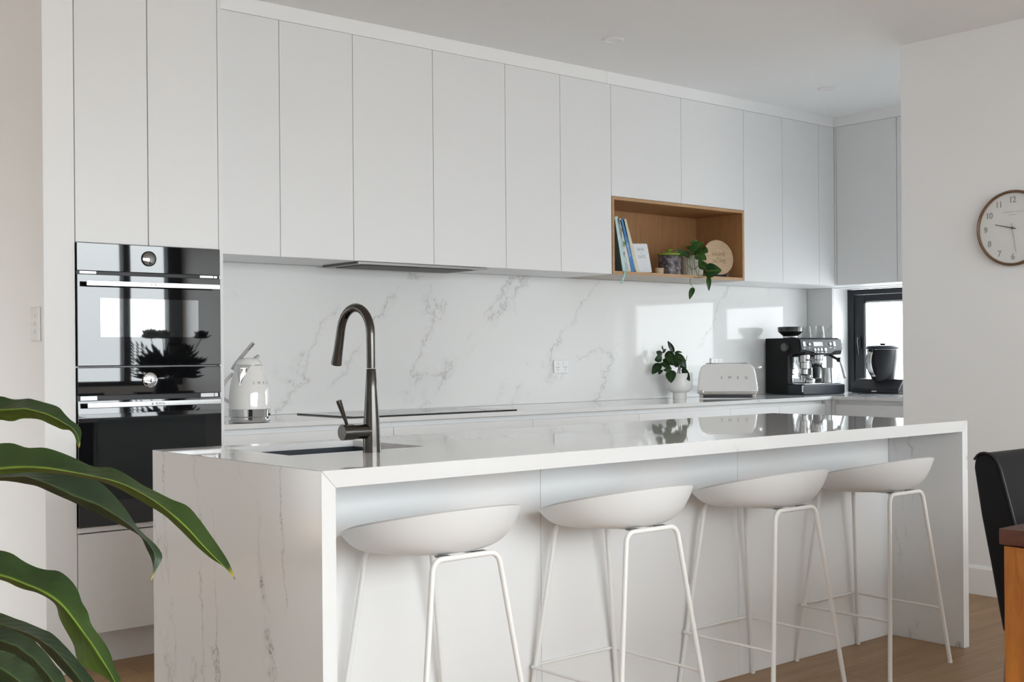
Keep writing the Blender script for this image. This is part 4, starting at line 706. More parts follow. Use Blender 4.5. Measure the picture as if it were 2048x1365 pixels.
for ch, a in (('S', 13), ('M', 31), ('E', 49), ('G', 67)):
    a = R(a); rr = .0762; text('maker_letter', ch, .0175, (rr * math.sin(a), -rr * math.cos(a), .166), (math.cos(a), math.sin(a), 0), (-.22 * math.sin(a), .22 * math.cos(a), .97), LETTER, body, None, .0012)
b = MB(); b.tube([(2.43, 4.72, .9035), (2.40, 4.76, .9035), (2.385, 4.86, .9035), (2.36, 4.98, .9035), (2.345, 5.10, .9035)], .0026, 8, smooth=2)
attach(b.build('power_cord', CORD_W), t)

# toaster
t = thing('toaster', 'white long slot retro toaster with chrome base beside the black coffee machine', 'toaster', (5.79 + .77 * .095, 4.79 + .637 * .095, BZ), frame_at(0, 0, -.77, -.637) + R(3)); 
out = [(-.179, .040), (-.176, .085), (-.168, .150), (-.160, .182), (-.150, .199), (-.134, .208), (-.112, .212), (-.05, .2140), (.05, .2145), (.115, .2125), (.138, .208), (.153, .198), (.163, .180), (.171, .150), (.180, .085), (.184, .040)]
b = MB(); b.prism(out, 'y', -.088, .088, .014, 4); body = b.build('body', ENAMEL, t, angle=50)
b = MB()
for y in (-.022, .022): b.box(-.125, .125, y - .014, y + .014, .2125, .2158, .001)
b.build('bread_slot', SATBLK, body)
b = MB(); b.box(-.172, .177, -.084, .084, .0275, .0405, .003); b.box(-.168, .172, -.080, .080, .004, .0265, .003); b.build('chrome_base', CHROME, t)
b = MB(); b.box(-.145, .150, -.0870, -.0805, .006, .0245, .002); b.build('base_recess', SATBLK, t)
b = MB(); b.box(-.1815, -.140, -.0905, -.05, .030, .0520, .006, 3); b.build('crumb_tray_handle', CHROME, t)
b = MB(); b.tube([(.170, 0, .188), (.196, 0, .190)], .004, 12); b.lathe([(0, -.011), (.007, -.009), (.0115, -.003), (.0115, .003), (.007, .009), (0, .011)], (.201, 0, .190), 20); b.build('lever', CHROME, t)
b = MB(); b.tube([(.183, -.02, .068), (.190, -.02, .068)], .014, 24); b.build('browning_dial', CHROME, t)
for ch, x in (('S', -.034), ('M', .014), ('E', .064), ('G', .113)): text('maker_letter', ch, .0255, (x, -.0885, .126), (1, 0, 0), (0, 0, 1), LETTER, body, None, .0012)
b = MB(); b.tube([(5.995, 4.775, .93), (6.03, 4.80, .935), (6.10, 4.87, .96), (6.18, 4.97, 1.01), (6.22, 5.06, 1.05), (6.17, 5.13, 1.09), (6.165, 5.145, 1.095)], .003, 8, smooth=2)
attach(b.build('power_cord', CORD_B), t)

# coffee machine: local x = along its front, y = depth, origin at its front left foot
t = thing('espresso_machine', 'large matt black espresso machine in the corner of the worktop', 'coffee machine', (6.565, 4.800, BZ), R(-8))
W, DP = .385, .338
b = MB(); cheek = [(DP, .004), (DP, .366), (.335, .372), (.055, .372), (.036, .362), (.020, .285), (.030, .270), (.125, .262), (.135, .250), (.135, .080), (.130, .070), (.002, .070), (.0, .060), (.0, .010), (.006, .004)]
b.prism(cheek, 'x', .0, .045, .006, 3)
b.prism([(DP, .004), (DP, .370), (.16, .370), (.16, .004)], 'x', .045, W - .006, .005, 2)
b.prism([(.17, .372), (.056, .372), (.036, .362), (.020, .285), (.028, .262), (.17, .250)], 'x', .045, W, .004, 2)
b.build('housing', MATTBLK, t)
up = Vector((0, .018, .087)).normalized(); nrm = Vector((1, 0, 0)).cross(up)
def pp(x, h, d=0.0): return Vector((x, .0345, .365)) + up * (h) + nrm * d       # h measured down from the top edge (negative)
Mp = Matrix.Identity(4)
for i in range(3): Mp[i][0] = (1, 0, 0)[i]; Mp[i][1] = up[i]; Mp[i][2] = nrm[i]; Mp[i][3] = pp(0, 0)[i]
b = MB(); b.prism([(.006, -.004), (.006, -.074), (.05, -.078), (.10, -.086), (.15, -.100), (.27, -.100), (.305, -.084), (.375, -.078), (.385, -.070), (.385, -.004)], 'z', -.004, .006, .002, 2, mtx=Mp); panel = b.build('control_panel', NAVYMET, t)
b = MB(); b.box(.120, .205, -.050, -.022, .0062, .0076, mtx=Mp); b.build('display', LCD, panel)
b = MB(); b.box(.024, .046, -.052, -.020, .006, .0095, .003, mtx=Mp); b.box(.302, .324, -.052, -.020, .006, .0095, .003, mtx=Mp)
for x, y, r in ((.082, -.038, .010), (.275, -.036, .010), (.125, -.074, .0105), (.155, -.074, .0105), (.185, -.074, .0105), (.222, -.074, .0125)):
    b.lathe([(r, .005), (r, .010), (r * .85, .0115), (0, .0115)], n=24, mtx=Mp @ Matrix.Translation((x, y, 0)))
b.build('button', GREYBTN, panel)
b = MB()
for x, y, w in ((.035, -.064, .014), (.082, -.060, .010), (.313, -.064, .012), (.275, -.060, .014), (.125, -.092, .008), (.155, -.092, .012), (.190, -.092, .018), (.228, -.092, .014), (.238, -.030, .003), (.240, -.042, .003)): b.box(x - w / 2, x + w / 2, y - .0015, y + .0015, .0061, .0066, mtx=Mp)
b.build('panel_marking', GREYBTN, panel, smooth=False)
b = MB(); b.tube([(.002, .150, .312), (-.020, .150, .312), (-.022, .150, .312)], [.0265, .0265, .0245], 32); b.build('grind_dial', mat('dark_grey_dial', (.09, .09, .088), .45), t)
b = MB(); b.box(.046, W - .01, .150, .1595, .078, .248, .001, 1); b.build('back_plate', CHROME, t)
b = MB(); b.box(-.002, W + .004, -.004, .135, .0, .0685, .010, 3); b.build('drip_tray', NAVYMET, t)
b = MB(); b.box(.03, W - .03, .012, .125, .0690, .0725, .001); b.build('drip_grille', STEEL, t)
b = MB(); b.box(-.004, .0, -.0055, .006, .018, .062, .0015); b.build('tray_corner_strip', CHROME, t)
b = MB(); b.lathe([(.036, .205), (.037, .225), (.040, .228), (.040, .262)], (.225, .085, 0), 32); b.lathe([(.030, .196), (.036, .2045)], (.225, .085, 0), 32); b.build('group_head', STEEL, t)
b = MB(); b.lathe([(.022, .135), (.022, .165), (.034, .172), (.034, .210), (.038, .214), (.038, .262)], (.105, .088, 0), 32); b.build('grinder_outlet', STEEL, t)
b = MB(); b.lathe([(.024, .126), (.024, .1345)], (.105, .088, 0), 24); b.box(.085, .16, .040, .075, .222, .232, .003); b.build('tamping_fork', SATBLK, t)
b = MB(); b.box(.225 - .014, .225 + .014, .060, .100, .183, .196, .003); b.tube([(.225, .075, .190), (.235, .055, .178), (.232, .050, .170)], .005, 10); b.build('spout_nozzle', SATBLK, t)
b = MB(); b.tube([(.318, .07, .262), (.336, .04, .240), (.362, .022, .226)], .009, 12, smooth=1); b.tube([(.358, .034, .226), (.366, .010, .226)], .0155, 22); b.build('steam_joint', SATBLK, t)
b = MB(); b.tube([(.362, .018, .222), (.372, .004, .170), (.386, -.006, .108), (.387, -.0065, .104)], [.006, .0085, .0095, .007], 16); b.build('steam_wand', STEEL, t)
b = MB(); b.tube([(W, .06, .330), (W + .035, .045, .330)], .0022, 8); b.build('side_pin', STEEL, t)
b = MB(); b.lathe([(.046, .3725), (.050, .385), (.050, .388), (.078, .412), (.082, .416), (.083, .440), (.084, .446), (.078, .448), (0, .4485)], (.100, .205, 0), 44); hp = b.build('bean_hopper', SMOKE, t)
b = MB(); b.lathe([(.051, .374), (.0515, .384)], (.100, .205, 0), 32, cap=False); b.build('hopper_collar', CHROME, hp)
base = Matrix.Translation((6.565, 4.800, BZ)) @ Matrix.Rotation(R(-8), 4, 'Z')
def tumbler(lx, ly, label):
    p = base @ Vector((lx, ly, .3735))
    b = MB(); b.lathe([(.0365, .0), (.0345, .002), (.0275, .080), (.0255, .082), (0, .082), (0, .078), (.0245, .078), (.0330, .003), (.0345, 0)], (0, 0, 0), 36, cap=False)
    o_ = tag(b.build('tumbler', TUMBLER, angle=40), label, 'glass', 'upturned tumblers on the coffee machine'); o_.location = p
tumbler(.205, .16, 'clear upturned glass on the coffee machine, next to the bean hopper')
tumbler(.295, .13, 'clear upturned glass on the coffee machine, farther from the bean hopper')
p = base @ Vector((.285, .060, .0730)); b = MB(); b.lathe([(.034, 0), (.0365, .002), (.0365, .098), (.038, .1015), (.0355, .1015), (.0345, .096), (.034, .006), (0, .006)], n=36, cap=True)
j = tag(b.build('milk_jug', STEEL, angle=45), 'brushed steel cup standing on the drip tray of the coffee machine', 'jug'); j.location = p
p = base @ Vector((.120, .055, .0730)); b = MB(); b.lathe([(.034, 0), (.035, .002), (.035, .024), (.030, .030), (.010, .034), (.007, .055), (0, .056)], n=32)
for k in range(3):
    a = R(k * 120 + 15); b.tube([(0, 0, .036), (.030 * math.cos(a), .030 * math.sin(a), .046)], .0028, 8)
j = tag(b.build('tamper', STEEL, angle=45), 'small steel coffee tool with three arms on the drip tray', 'tamper'); j.location = p
b = MB(); b.lathe([(.036, 0), (.040, .003), (.040, .055), (.016, .095), (.013, .12), (.015, .125), (.013, .125), (.011, .12), (.014, .094), (.037, .054), (.037, .005), (0, .005)], n=32, cap=False)
j = tag(b.build('glass_bottle', TUMBLER, angle=50), 'small clear glass carafe behind the steam wand of the coffee machine', 'bottle'); j.location = (7.045, 4.86, BZ)

# black cooking jug on its scale base in the window
t = thing('cooking_machine', 'black blender style jug with silver handle on its low base in the window', 'appliance', (7.10, 4.55, BZ), frame_at(0, 0, -1, 0) + R(8))
b = MB(); b.prism([(-.130, .006), (-.138, .018), (-.134, .034), (-.06, .098), (.120, .105), (.135, .095), (.135, .006)], 'x', -.165, .165, .008, 3); base_ = b.build('scale_base', SATBLK, t)
b = MB(); b.box(-.020, .014, -.1385, -.1360, .016, .024, .001); b.build('base_button', GREYBTN, base_)
b = MB(); b.lathe([(.040, .028), (.052, .040), (.066, .075), (.078, .120), (.088, .18), (.096, .24), (.101, .290), (.1005, .292)], (0, -.008, 0), 56); jug = b.build('jug', SATBLK, t)
b = MB(); b.lathe([(.103, .2925), (.1045, .296), (.1045, .308), (.098, .316), (.06, .320), (0, .321)], (0, -.008, 0), 56); b.build('lid', NAVYMET, t)
b = MB(); b.lathe([(.018, .321), (.016, .326), (.042, .329), (.043, .332), (0, .333)], (0, -.008, 0), 36); b.build('lid_cap', SATBLK, t)
b = MB(); rows = []
for i in range(15):
    f = i / 14; z = .288 - .178 * f; r_ = .100 + .034 * math.sin(PI * min(1, f * 1.12)) ** .7 - .028 * f; w = .0145 + .003 * math.sin(PI * f)
    rows.append([Vector((-.030 + q * w - .012 * math.sin(PI * f), -.008 - r_ + .004 * abs(q), z)) for q in (-1, -.6, 0, .6, 1)])
b.grid(rows); h = b.build('handle', STEEL, t, angle=60); md = h.modifiers.new('thickness', 'SOLIDIFY'); md.thickness = .010; md.offset = -1
b = MB(); b.box(-.046, -.014, -.128, -.095, .268, .300, .006, 3); b.build('handle_bracket', SATBLK, t)

# ================================================================== SOCKETS, SWITCH, DOWNLIGHTS, CLOCK
def power_point(label, x0, x1, z0, z1):
    y = 5.1563; t = thing('power_point', label, 'power point', ((x0 + x1) / 2, y, (z0 + z1) / 2), group='double power points on the splashback'); o = t.location; cx = (x0 + x1) / 2
    b = MB(); b.box(x0, x1, y - .010, y, z0, z1, .004, 3); b.build('plate', SW, t, o)
    for sx in (-1, 1):
        c = cx + sx * .029; b = MB(); zz = z0 + .028
        for dx, rot in ((-.008, 28), (.008, -28)): b.box(-.0013, .0013, -.0008, 0, -.005, .005, mtx=Matrix.Translation((c + dx, y - .0100, zz + .006)) @ Matrix.Rotation(R(rot), 4, 'Y'))
        b.box(c - .0013, c + .0013, y - .0108, y - .0100, zz - .013, zz - .004); b.build('socket', SLOT, t, o, smooth=False)
        b = MB(); b.box(c - sx * .010 - .008, c - sx * .010 + .008, y - .0135, y - .010, z1 - .026, z1 - .010, .002); b.build('rocker', SW, t, o)
    return t
power_point('white double power point in the middle of the bare splashback', 4.705, 4.819, 1.069, 1.144)
power_point('white double power point half hidden behind the toaster', 6.072, 6.186, 1.069, 1.144)
xw = 1.612
t = thing('light_switch', 'white three gang light switch on the hallway wall end', 'switch', (xw, 4.615, 1.304)); o = t.location
b = MB(); b.box(xw - .010, xw - .0003, 4.572, 4.660, 1.240, 1.368, .005, 3); b.build('plate', SW, t, o)
for z in (1.337, 1.308, 1.278):
    b = MB(); b.box(xw - .0145, xw - .010, 4.606, 4.627, z - .009, z + .006, .002); b.build('rocker', SW, t, o)
for x, y, lab in ((4.314, 4.265, 'round white recessed downlight in the ceiling nearer the middle cabinets'), (6.094, 4.271, 'round white recessed downlight in the ceiling near the inside corner')):
    t = thing('downlight', lab, 'downlight', (x, y, CZ), group='recessed ceiling downlights')
    b = MB(); b.lathe([(.036, -.0006), (.037, -.006), (.040, -.0075), (.052, -.004), (.053, -.0006)], n=48, cap=False); b.build('trim_ring', TRIM, t, angle=60)
    b = MB(); b.lathe([(0, -.0025), (.0365, -.0025), (.0365, -.0006)], n=48, cap=False); b.build('lens', CEIL, t)
# clock on the right wall
cy, cz, cr = 2.843, 1.7535, .1785
t = thing('wall_clock', 'round wall clock with thin brown wooden rim and pale dial', 'clock', (XK, cy, cz)); o = t.location
MX = Matrix.Translation((XK - .0005, cy, cz)) @ Matrix.Rotation(R(-90), 4, 'Y')
b = MB(); b.lathe([(cr - .008, 0), (cr - .003, .004), (cr, .012), (cr, .024), (cr - .003, .031), (cr - .009, .034), (cr - .0125, .031), (cr - .013, .020)], n=96, mtx=MX); b.build('rim', WALNUT, t, o, angle=60)
b = MB(); b.lathe([(cr - .0135, .0205), (0, .0205)], n=96, mtx=MX, cap=False); dial = b.build('dial', DIAL, t, o)
fx = XK - .0005 - .0212
for n in range(1, 13):
    a = n * PI / 6; r_ = .134; s = str(n)
    text('numeral', s, .040, (fx, cy - r_ * math.sin(a), cz + r_ * math.cos(a) - .002), (0, -.74, 0), (0, 0, 1), NUM, dial, o, .0002, space=.88, bold=.0008)
text('dial_print', 'LONDON CLOCK', .0135, (fx, cy - .003, cz + .076), (0, -1, 0), (0, 0, 1), NUMFAINT, dial, o, .0002)
text('dial_print', 'COMPANY', .009, (fx, cy, cz + .062), (0, -1, 0), (0, 0, 1), NUMFAINT, dial, o, .0002)
def hand(name, ang, ln, tail, w, m, x):
    d = Vector((0, -math.sin(ang), math.cos(ang))); s = Vector((0, -math.cos(ang), -math.sin(ang))); c = Vector((x, cy, cz)); b = MB(); n_ = Vector((-1, 0, 0))
    pts = [c - d * tail - s * w, c - d * tail + s * w, c + d * ln + s * w * .7, c + d * ln - s * w * .7]
    lo = [b.bm.verts.new(p) for p in pts]; hi = [b.bm.verts.new(p + n_ * .0012) for p in pts]
    b.bm.faces.new(lo); b.bm.faces.new(hi[::-1])
    for i in range(4): b.bm.faces.new((lo[(i + 1) % 4], lo[i], hi[i], hi[(i + 1) % 4]))
    bmesh.ops.recalc_face_normals(b.bm, faces=b.bm.faces); b.build(name, m, t, o, smooth=False)
hand('hour_hand', R(284), .088, .018, .0022, HAND, fx - .003)
hand('minute_hand', R(171), .118, .022, .0016, HANDL, fx - .005)
b = MB(); b.lathe([(.005, 0), (.005, .010), (0, .010)], n=20, mtx=Matrix.Translation((fx + .001, cy, cz)) @ Matrix.Rotation(R(-90), 4, 'Y')); b.build('hand_pin', HAND, t, o)

# ================================================================== THINGS ON THE TIMBER SHELF
SZ = 1.6356
def cover(name, c, c2, sc=12.0, lo=.45, hi=.6):
    m_ = mat(name, c, .35); nt = m_.node_tree; bb = nt.nodes['Principled BSDF']; tc = nt.nodes.new('ShaderNodeTexCoord'); n = nt.nodes.new('ShaderNodeTexNoise'); n.inputs['Scale'].default_value = sc; n.inputs['Detail'].default_value = 3
    nt.links.new(tc.outputs['Object'], n.inputs['Vector']); rp = ramp(nt, [(lo, c), (hi, c2)]); nt.links.new(n.outputs['Fac'], rp.inputs[0]); nt.links.new(rp.outputs[0], bb.inputs['Base Color']); return m_
books = [(4.9145, 11.6, .0255, .310, .20, cover('cover_pale_aqua', (.50, .66, .66), (.57, .72, .72)), cover('cover_sage', (.10, .14, .13), (.14, .18, .165), 5), 'pale aqua hardback, first in the leaning row, with sage cover facing the oven side', None),
         (4.9430, 13.2, .0150, .303, .20, cover('cover_blue_photo', (.48, .64, .66), (.20, .16, .14), 22), None, 'thin pale blue paperback squeezed second in the leaning row', 'BAKING'),
         (4.9610, 15.0, .0205, .304, .20, cover('cover_green_photo', (.68, .68, .62), (.16, .24, .05), 14, .5, .58), None, 'white cookbook with green fruit on its spine, third in the leaning row', None),
         (4.9845, 17.4, .0340, .302, .21, cover('cover_strong_blue', (.055, .20, .46), (.10, .30, .58), 6), None, 'thick bright blue hardback leaning on the shelf', 'KITCHEN'),
         (5.0230, 20.0, .0280, .309, .21, cover('cover_cream', (.66, .63, .50), (.58, .56, .43), 8), None, 'cream hardback at the outer end of the leaning row', None)]
for x, ang, th_, hh, dp, m1, m2, lab, ttl in books:
    t = thing('book', lab, 'book', (x, 4.80, SZ), group='books leaning on the timber shelf')
    M = Matrix.Rotation(R(-ang), 4, 'Y'); M = Matrix.Translation((0, 0, .0006)) @ M
    b = MB(); b.box(0.002, th_ - .002, .004, dp - .003, .004, hh - .004, mtx=M); b.build('pages', PAPER, t, smooth=False)
    b = MB(); b.box(0, .0019, .002, dp, 0.0, hh, mtx=M); b.build('cover', m2 or m1, t, smooth=False)
    b = MB(); b.box(th_ - .0019, th_, .002, dp, 0.0, hh, mtx=M); b.build('cover', m1, t, smooth=False)
    b = MB(); b.box(0, th_, 0, .0019, 0.0, hh, .0006, 1, mtx=M); sp = b.build('spine', m1, t)
    if ttl:
        p = M @ Vector((th_ / 2, -.0006, hh * .42)); text('spine_title', ttl, th_ * .55, p, M.to_3x3() @ Vector((0, 0, 1)), M.to_3x3() @ Vector((-1, 0, 0)), WHITE_PL if 'blue' in lab else NUM, sp, None, .0002)
b = MB(); rows = [[Vector((4.886 + q * .0065 + dx, y, z)) for q in (-1, 1)] for dx, y, z in ((.010, 4.80, 1.6372), (.006, 4.768, 1.6385), (.003, 4.7605, 1.632), (-.004, 4.7590, 1.610), (-.014, 4.7585, 1.590), (-.028, 4.7600, 1.566))]
b.grid(rows); r_ = tag(b.build('ribbon_bookmark', RIBBON), 'aqua ribbon bookmark hanging over the front edge of the timber shelf', 'ribbon'); md = r_.modifiers.new('thickness', 'SOLIDIFY'); md.thickness = .0006
# save the date card
t = thing('invitation_card', 'white rounded save the date card leaning beside the books', 'card', (5.10, 4.815, SZ))
M = Matrix.Translation((0.0, 0, .001)) @ Matrix.Rotation(R(-10), 4, 'X') @ Matrix.Rotation(R(-3), 4, 'Y')
def rrect(x0, x1, z0, z1, r, n=5):
    P = []
    for cx, cz_, a0 in ((x1 - r, z1 - r, 0), (x0 + r, z1 - r, 90), (x0 + r, z0 + r, 180), (x1 - r, z0 + r, 270)):
        for k in range(n + 1): a = R(a0 + 90 * k / n); P.append((cx + r * math.cos(a), cz_ + r * math.sin(a)))
    return P
b = MB(); b.prism(rrect(-.066, .070, 0.003, .172, .009), 'y', 0, .006, mtx=M); card = b.build('card', mat('card_white', (.74, .76, .80), .5), t)
R3 = M.to_3x3(); rx_, ux_ = R3 @ Vector((1, 0, 0)), R3 @ Vector((0, 0, 1))
for s, sz, h in (('SAVE', .025, .137), ('the', .010, .116), ('DATE', .025, .094)): text('card_text', s, sz, M @ Vector((.006, -.0004, h)), rx_, ux_, NUM, card, None, .0002)
b = MB()
for h, w in ((.070, .05), (.060, .06), (.048, .046), (.038, .052), (.026, .04), (.017, .045)): b.box(.008 - w / 2, .008 + w / 2, -.0005, -.0001, h, h + .0012, mtx=M)
b.build('card_small_print', NUMFAINT, card, smooth=False)
b = MB(); b.lathe([(.020, 0), (.026, .004), (.028, .030), (.030, .040), (.025, .042), (.022, .034), (0, .032)], (0, 0, 0), 32); o_ = tag(b.build('wooden_bowl', BAMBOO), 'tiny wooden pot between the card and the patterned tin', 'bowl'); o_.location = (5.302, 4.885, SZ)
# patterned tin with green lid
t = thing('storage_tin', 'dark patterned glass jar with a lime green lid on the timber shelf', 'jar', (5.405, 4.895, SZ))
b = MB(); b.lathe([(.062, 0), (.0665, .003), (.0675, .008), (.0675, .112), (.064, .119)], n=48)
tin = cover('tin_floral_print', (.060, .050, .060), (.23, .20, .21), 42, .42, .62); b.build('body', tin, t)
b = MB()
for k in range(15):
    a = R(200 + 8.5 * k + 9 * math.sin(k * 3.1)); z = .018 + ((k * 37) % 90) / 1000; rr = .0676; r2 = .003 + .003 * ((k * 7) % 3)
    b.lathe([(r2, 0), (r2 * .7, .0016), (0, .0020)], n=10, mtx=Matrix.Translation((rr * math.cos(a), rr * math.sin(a), z)) @ Matrix.Rotation(a, 4, 'Z') @ Matrix.Rotation(R(90), 4, 'Y'))
b.build('raised_pattern', mat('pink_grey_glaze', (.26, .20, .21), .12, noise=.4, nscale=90), t)
LIME = mat('lime_green_lid', (.24, .38, .045), .3)
b = MB(); b.lathe([(.0715, .1195), (.073, .122), (.0725, .128), (.060, .134), (.020, .138), (.010, .139), (.009, .146), (.019, .150), (.0205, .156), (.012, .160), (0, .1605)], n=48); b.build('lid', LIME, t)
# ribbed cream pot with a trailing pothos
t = thing('trailing_plant', 'trailing heart leaved plant in a ribbed cream pot on the timber shelf', 'potted plant', (5.588, 4.878, SZ)); o = Vector(t.location)
b = MB(); N_, rows = 120, []
for r0, z in ((.056, .0), (.061, .004), (.0635, .03), (.065, .09), (.0655, .118), (.066, .124)):
    rows.append([Vector(((r0 + (.0011 if (j // 2) % 2 and .003 < z < .12 else 0)) * math.cos(2 * PI * j / N_), (r0 + (.0011 if (j // 2) % 2 and .003 < z < .12 else 0)) * math.sin(2 * PI * j / N_), z)) for j in range(N_ + 1)])
rows.append([Vector((.061 * math.cos(2 * PI * j / N_), .061 * math.sin(2 * PI * j / N_), .124)) for j in range(N_ + 1)]); rows.append([Vector((.060 * math.cos(2 * PI * j / N_), .060 * math.sin(2 * PI * j / N_), .110)) for j in range(N_ + 1)])
b.grid(rows); b.build('pot', CREAM, t, angle=20)
b = MB(); b.lathe([(0, .108), (.0605, .110), (.058, .098), (0, .098)], n=32, cap=False); b.build('soil', SOIL, t)
for s in POTHOS_STEMS:
    b = MB(); b.tube([Vector(p) - o for p in s], .0016, 8, smooth=2); b.build('stem', STEM, t)
b = MB(); b.tube([Vector((0, -.02, .108)), Vector((-.02, -.05, .135)), Vector(POTHOS_STEMS[0][0]) - o], .0020, 8, smooth=2); b.tube([Vector((.01, -.02, .108)), Vector((.0, -.045, .150)), Vector((-.03, -.06, .19))], .0018, 8, smooth=2); b.build('stem', STEM, t)
for i, (bs, tp, wd) in enumerate(POTHOS_LEAVES):
    a_, c_ = Vector(bs) - o, Vector(tp) - o
    nv = Vector((-.72, -.62, .35 + .3 * math.sin(i * 2.1))); b = MB(); b.grid(leaf_rows(a_, c_, wd * 1.12, nv, heart=1, fold=.22, droop=.07)); b.build('leaf', LEAF_P, t, angle=80)
# round board on its little stand
t = thing('round_board', 'round pale wooden board engraved HOME sweet HOME', 'board', (5.808, 4.865, 1.6525 + .108), R(-16)); R_ = .109
M = Matrix.Rotation(R(-9), 4, 'X') @ Matrix.Rotation(R(90), 4, 'X')
b = MB(); b.lathe([(R_ - .002, -.007), (R_, -.005), (R_, .005), (R_ - .002, .007)], n=72, mtx=M); brd = b.build('board', BAMBOO, t)
R3 = M.to_3x3(); rx_, ux_ = R3 @ Vector((1, 0, 0)), R3 @ Vector((0, 1, 0))
for s, sz, h in (('HOME', .034, .018), ('sweet', .016, -.004), ('HOME', .034, -.026)): text('engraving', s, sz, M @ Vector((.004, h, .0072)), rx_, ux_, BURN, brd, None, .0003)
b = MB()
for a0, a1 in ((25, 155), (205, 335)): b.tube([M @ Vector((.004 + .060 * math.cos(R(a)), -.004 + .060 * math.sin(R(a)), .0073)) for a in range(a0, a1 + 1, 10)], .0008, 6)
b.build('engraved_ring', mat('faint_engraving', (.44, .31, .20), .7), brd)
t = thing('display_stand', 'small black and clear stand holding up the round board', 'stand', (5.808, 4.875, SZ), R(-16))
b = MB(); b.box(-.055, .055, -.03, .05, 0, .006, .001); b.box(-.05, .05, -.028, -.022, .006, .022, .001); b.box(-.012, .012, .040, .046, .006, .10, .001); b.build('frame', SATBLK, t)
b = MB(); b.box(.048, .066, -.036, .03, .0, .034, .002); b.box(-.066, -.060, -.036, .03, .0, .028, .002); b.build('clear_foot', TUMBLER, t)

# ================================================================== PLANT ON THE WORKTOP
t = thing('potted_plant', 'small dark leaved plant in a white footed pot on the worktop', 'potted plant', (5.625, 5.020, BZ)); o = Vector(t.location)
b = MB(); b.lathe([(.0405, 0), (.0415, .001), (.0415, .036), (.042, .0375), (.058, .043), (.071, .053), (.0775, .068), (.0790, .085), (.0790, .155), (.0780, .1565), (.0755, .1565), (.0750, .150), (.0745, .085), (.0, .085)], n=64, cap=False); b.build('pot', CERAM, t, angle=40)
b = MB(); b.lathe([(0, .158), (.04, .157), (.0748, .150), (.0745, .140), (0, .14)], n=40, cap=False); b.build('soil', SOIL, t)
b = MB()
for p_ in ((-.018, 0), (.012, .01), (.03, -.01)):
    b.tube([(p_[0], p_[1], .152), (p_[0] * .8, p_[1] - .01, .20), (p_[0] * 1.4 - .005, p_[1] - .02, .262)], [.0035, .003, .0015], 8, smooth=2)
b.build('stem', STEMB, t)
for i, (bs, tp, wd) in enumerate(COUNTER_LEAVES):
    a_, c_ = Vector(bs) - o, Vector(tp) - o
    nv = Vector((-.75 + .2 * math.sin(i * 1.7), -.62, .25 + .45 * math.sin(i * 2.3))); b = MB(); b.grid(leaf_rows(a_, c_, wd * 1.3, nv, fold=.18, droop=.06 + .05 * math.sin(i), wave=.03)); b.build('leaf', LEAF_S, t, angle=80)
b = MB(); b.tube([Vector(COUNTER_LEAVES[0][0]) - o, (.0, -.0, .22), (.0, 0, .16)], .0016, 8); b.build('stem', STEMB, t)

# ================================================================== BIG LEAFY PLANT BESIDE THE CAMERA
PC = Vector((0.10, 1.22, 0))
t = thing('leafy_floor_plant', 'large leafy green plant reaching in beside the island end', 'potted plant', PC)
b = MB(); b.lathe([(.13, 0), (.15, .01), (.18, .34), (.185, .35), (.17, .35), (.165, .32), (0, .32)], n=48); b.build('pot', CERAM, t)
b = MB(); b.lathe([(0, .322), (.166, .322), (.165, .31)], n=40, cap=False); b.build('soil', SOIL, t)
for k, rows3 in enumerate(BIG_LEAVES):
    U, Mi, Lo = [[Vector(p) - PC for p in r] for r in rows3]; n = len(U); rows = []
    n2 = 66
    for i in range(n2):
        f = i / (n2 - 1) * (n - 1); a = min(int(f), n - 2); q = f - a
        def cr_(A):
            p0, p1, p2, p3 = A[max(a - 1, 0)], A[a], A[a + 1], A[min(a + 2, n - 1)]
            return .5 * ((2 * p1) + (-p0 + p2) * q + (2 * p0 - 5 * p1 + 4 * p2 - p3) * q * q + (-p0 + 3 * p1 - 3 * p2 + p3) * q ** 3)
        u, m_, l = cr_(U), cr_(Mi), cr_(Lo); row = []
        nrm_ = (u - l).cross(Mi[min(a + 1, n - 1)] - Mi[max(a - 1, 0)]); nrm_ = nrm_.normalized() if nrm_.length > 1e-9 else Vector((0, 0, 1))
        wid = (u - l).length
        for j in range(15):
            s = j / 14 * 2 - 1; e = u if s < 0 else l; s_ = abs(s)
            p = m_.lerp(e, s_)
            bulge = math.sin(PI * s_) * wid * .055
            rip = s_ * s_ * wid * (.060 * math.sin(i * .47 + (0 if s < 0 else 1.9) + k) + .03 * math.sin(i * .21 + 2 * k))
            row.append(p + nrm_ * (bulge + rip))
        rows.append(row)
    b = MB(); b.grid(rows); lf = b.build('leaf', PLANT_A if k in (0, 1, 3) else PLANT_B, t, angle=80)
    b = MB(); st_ = Mi[0]
    b.tube([Vector((.02 * math.sin(k * 2), .02 * math.cos(k * 2), .32)), Vector((.03 * math.sin(k * 2), .03 * math.cos(k * 2), .62)).lerp(st_, .35), st_.lerp(Mi[2], .0) - Vector((.02, 0, .03)), st_, Mi[2]], [.006, .005, .004, .0035, .0025], 10, smooth=3); b.build('leaf_stalk', STEM, t)

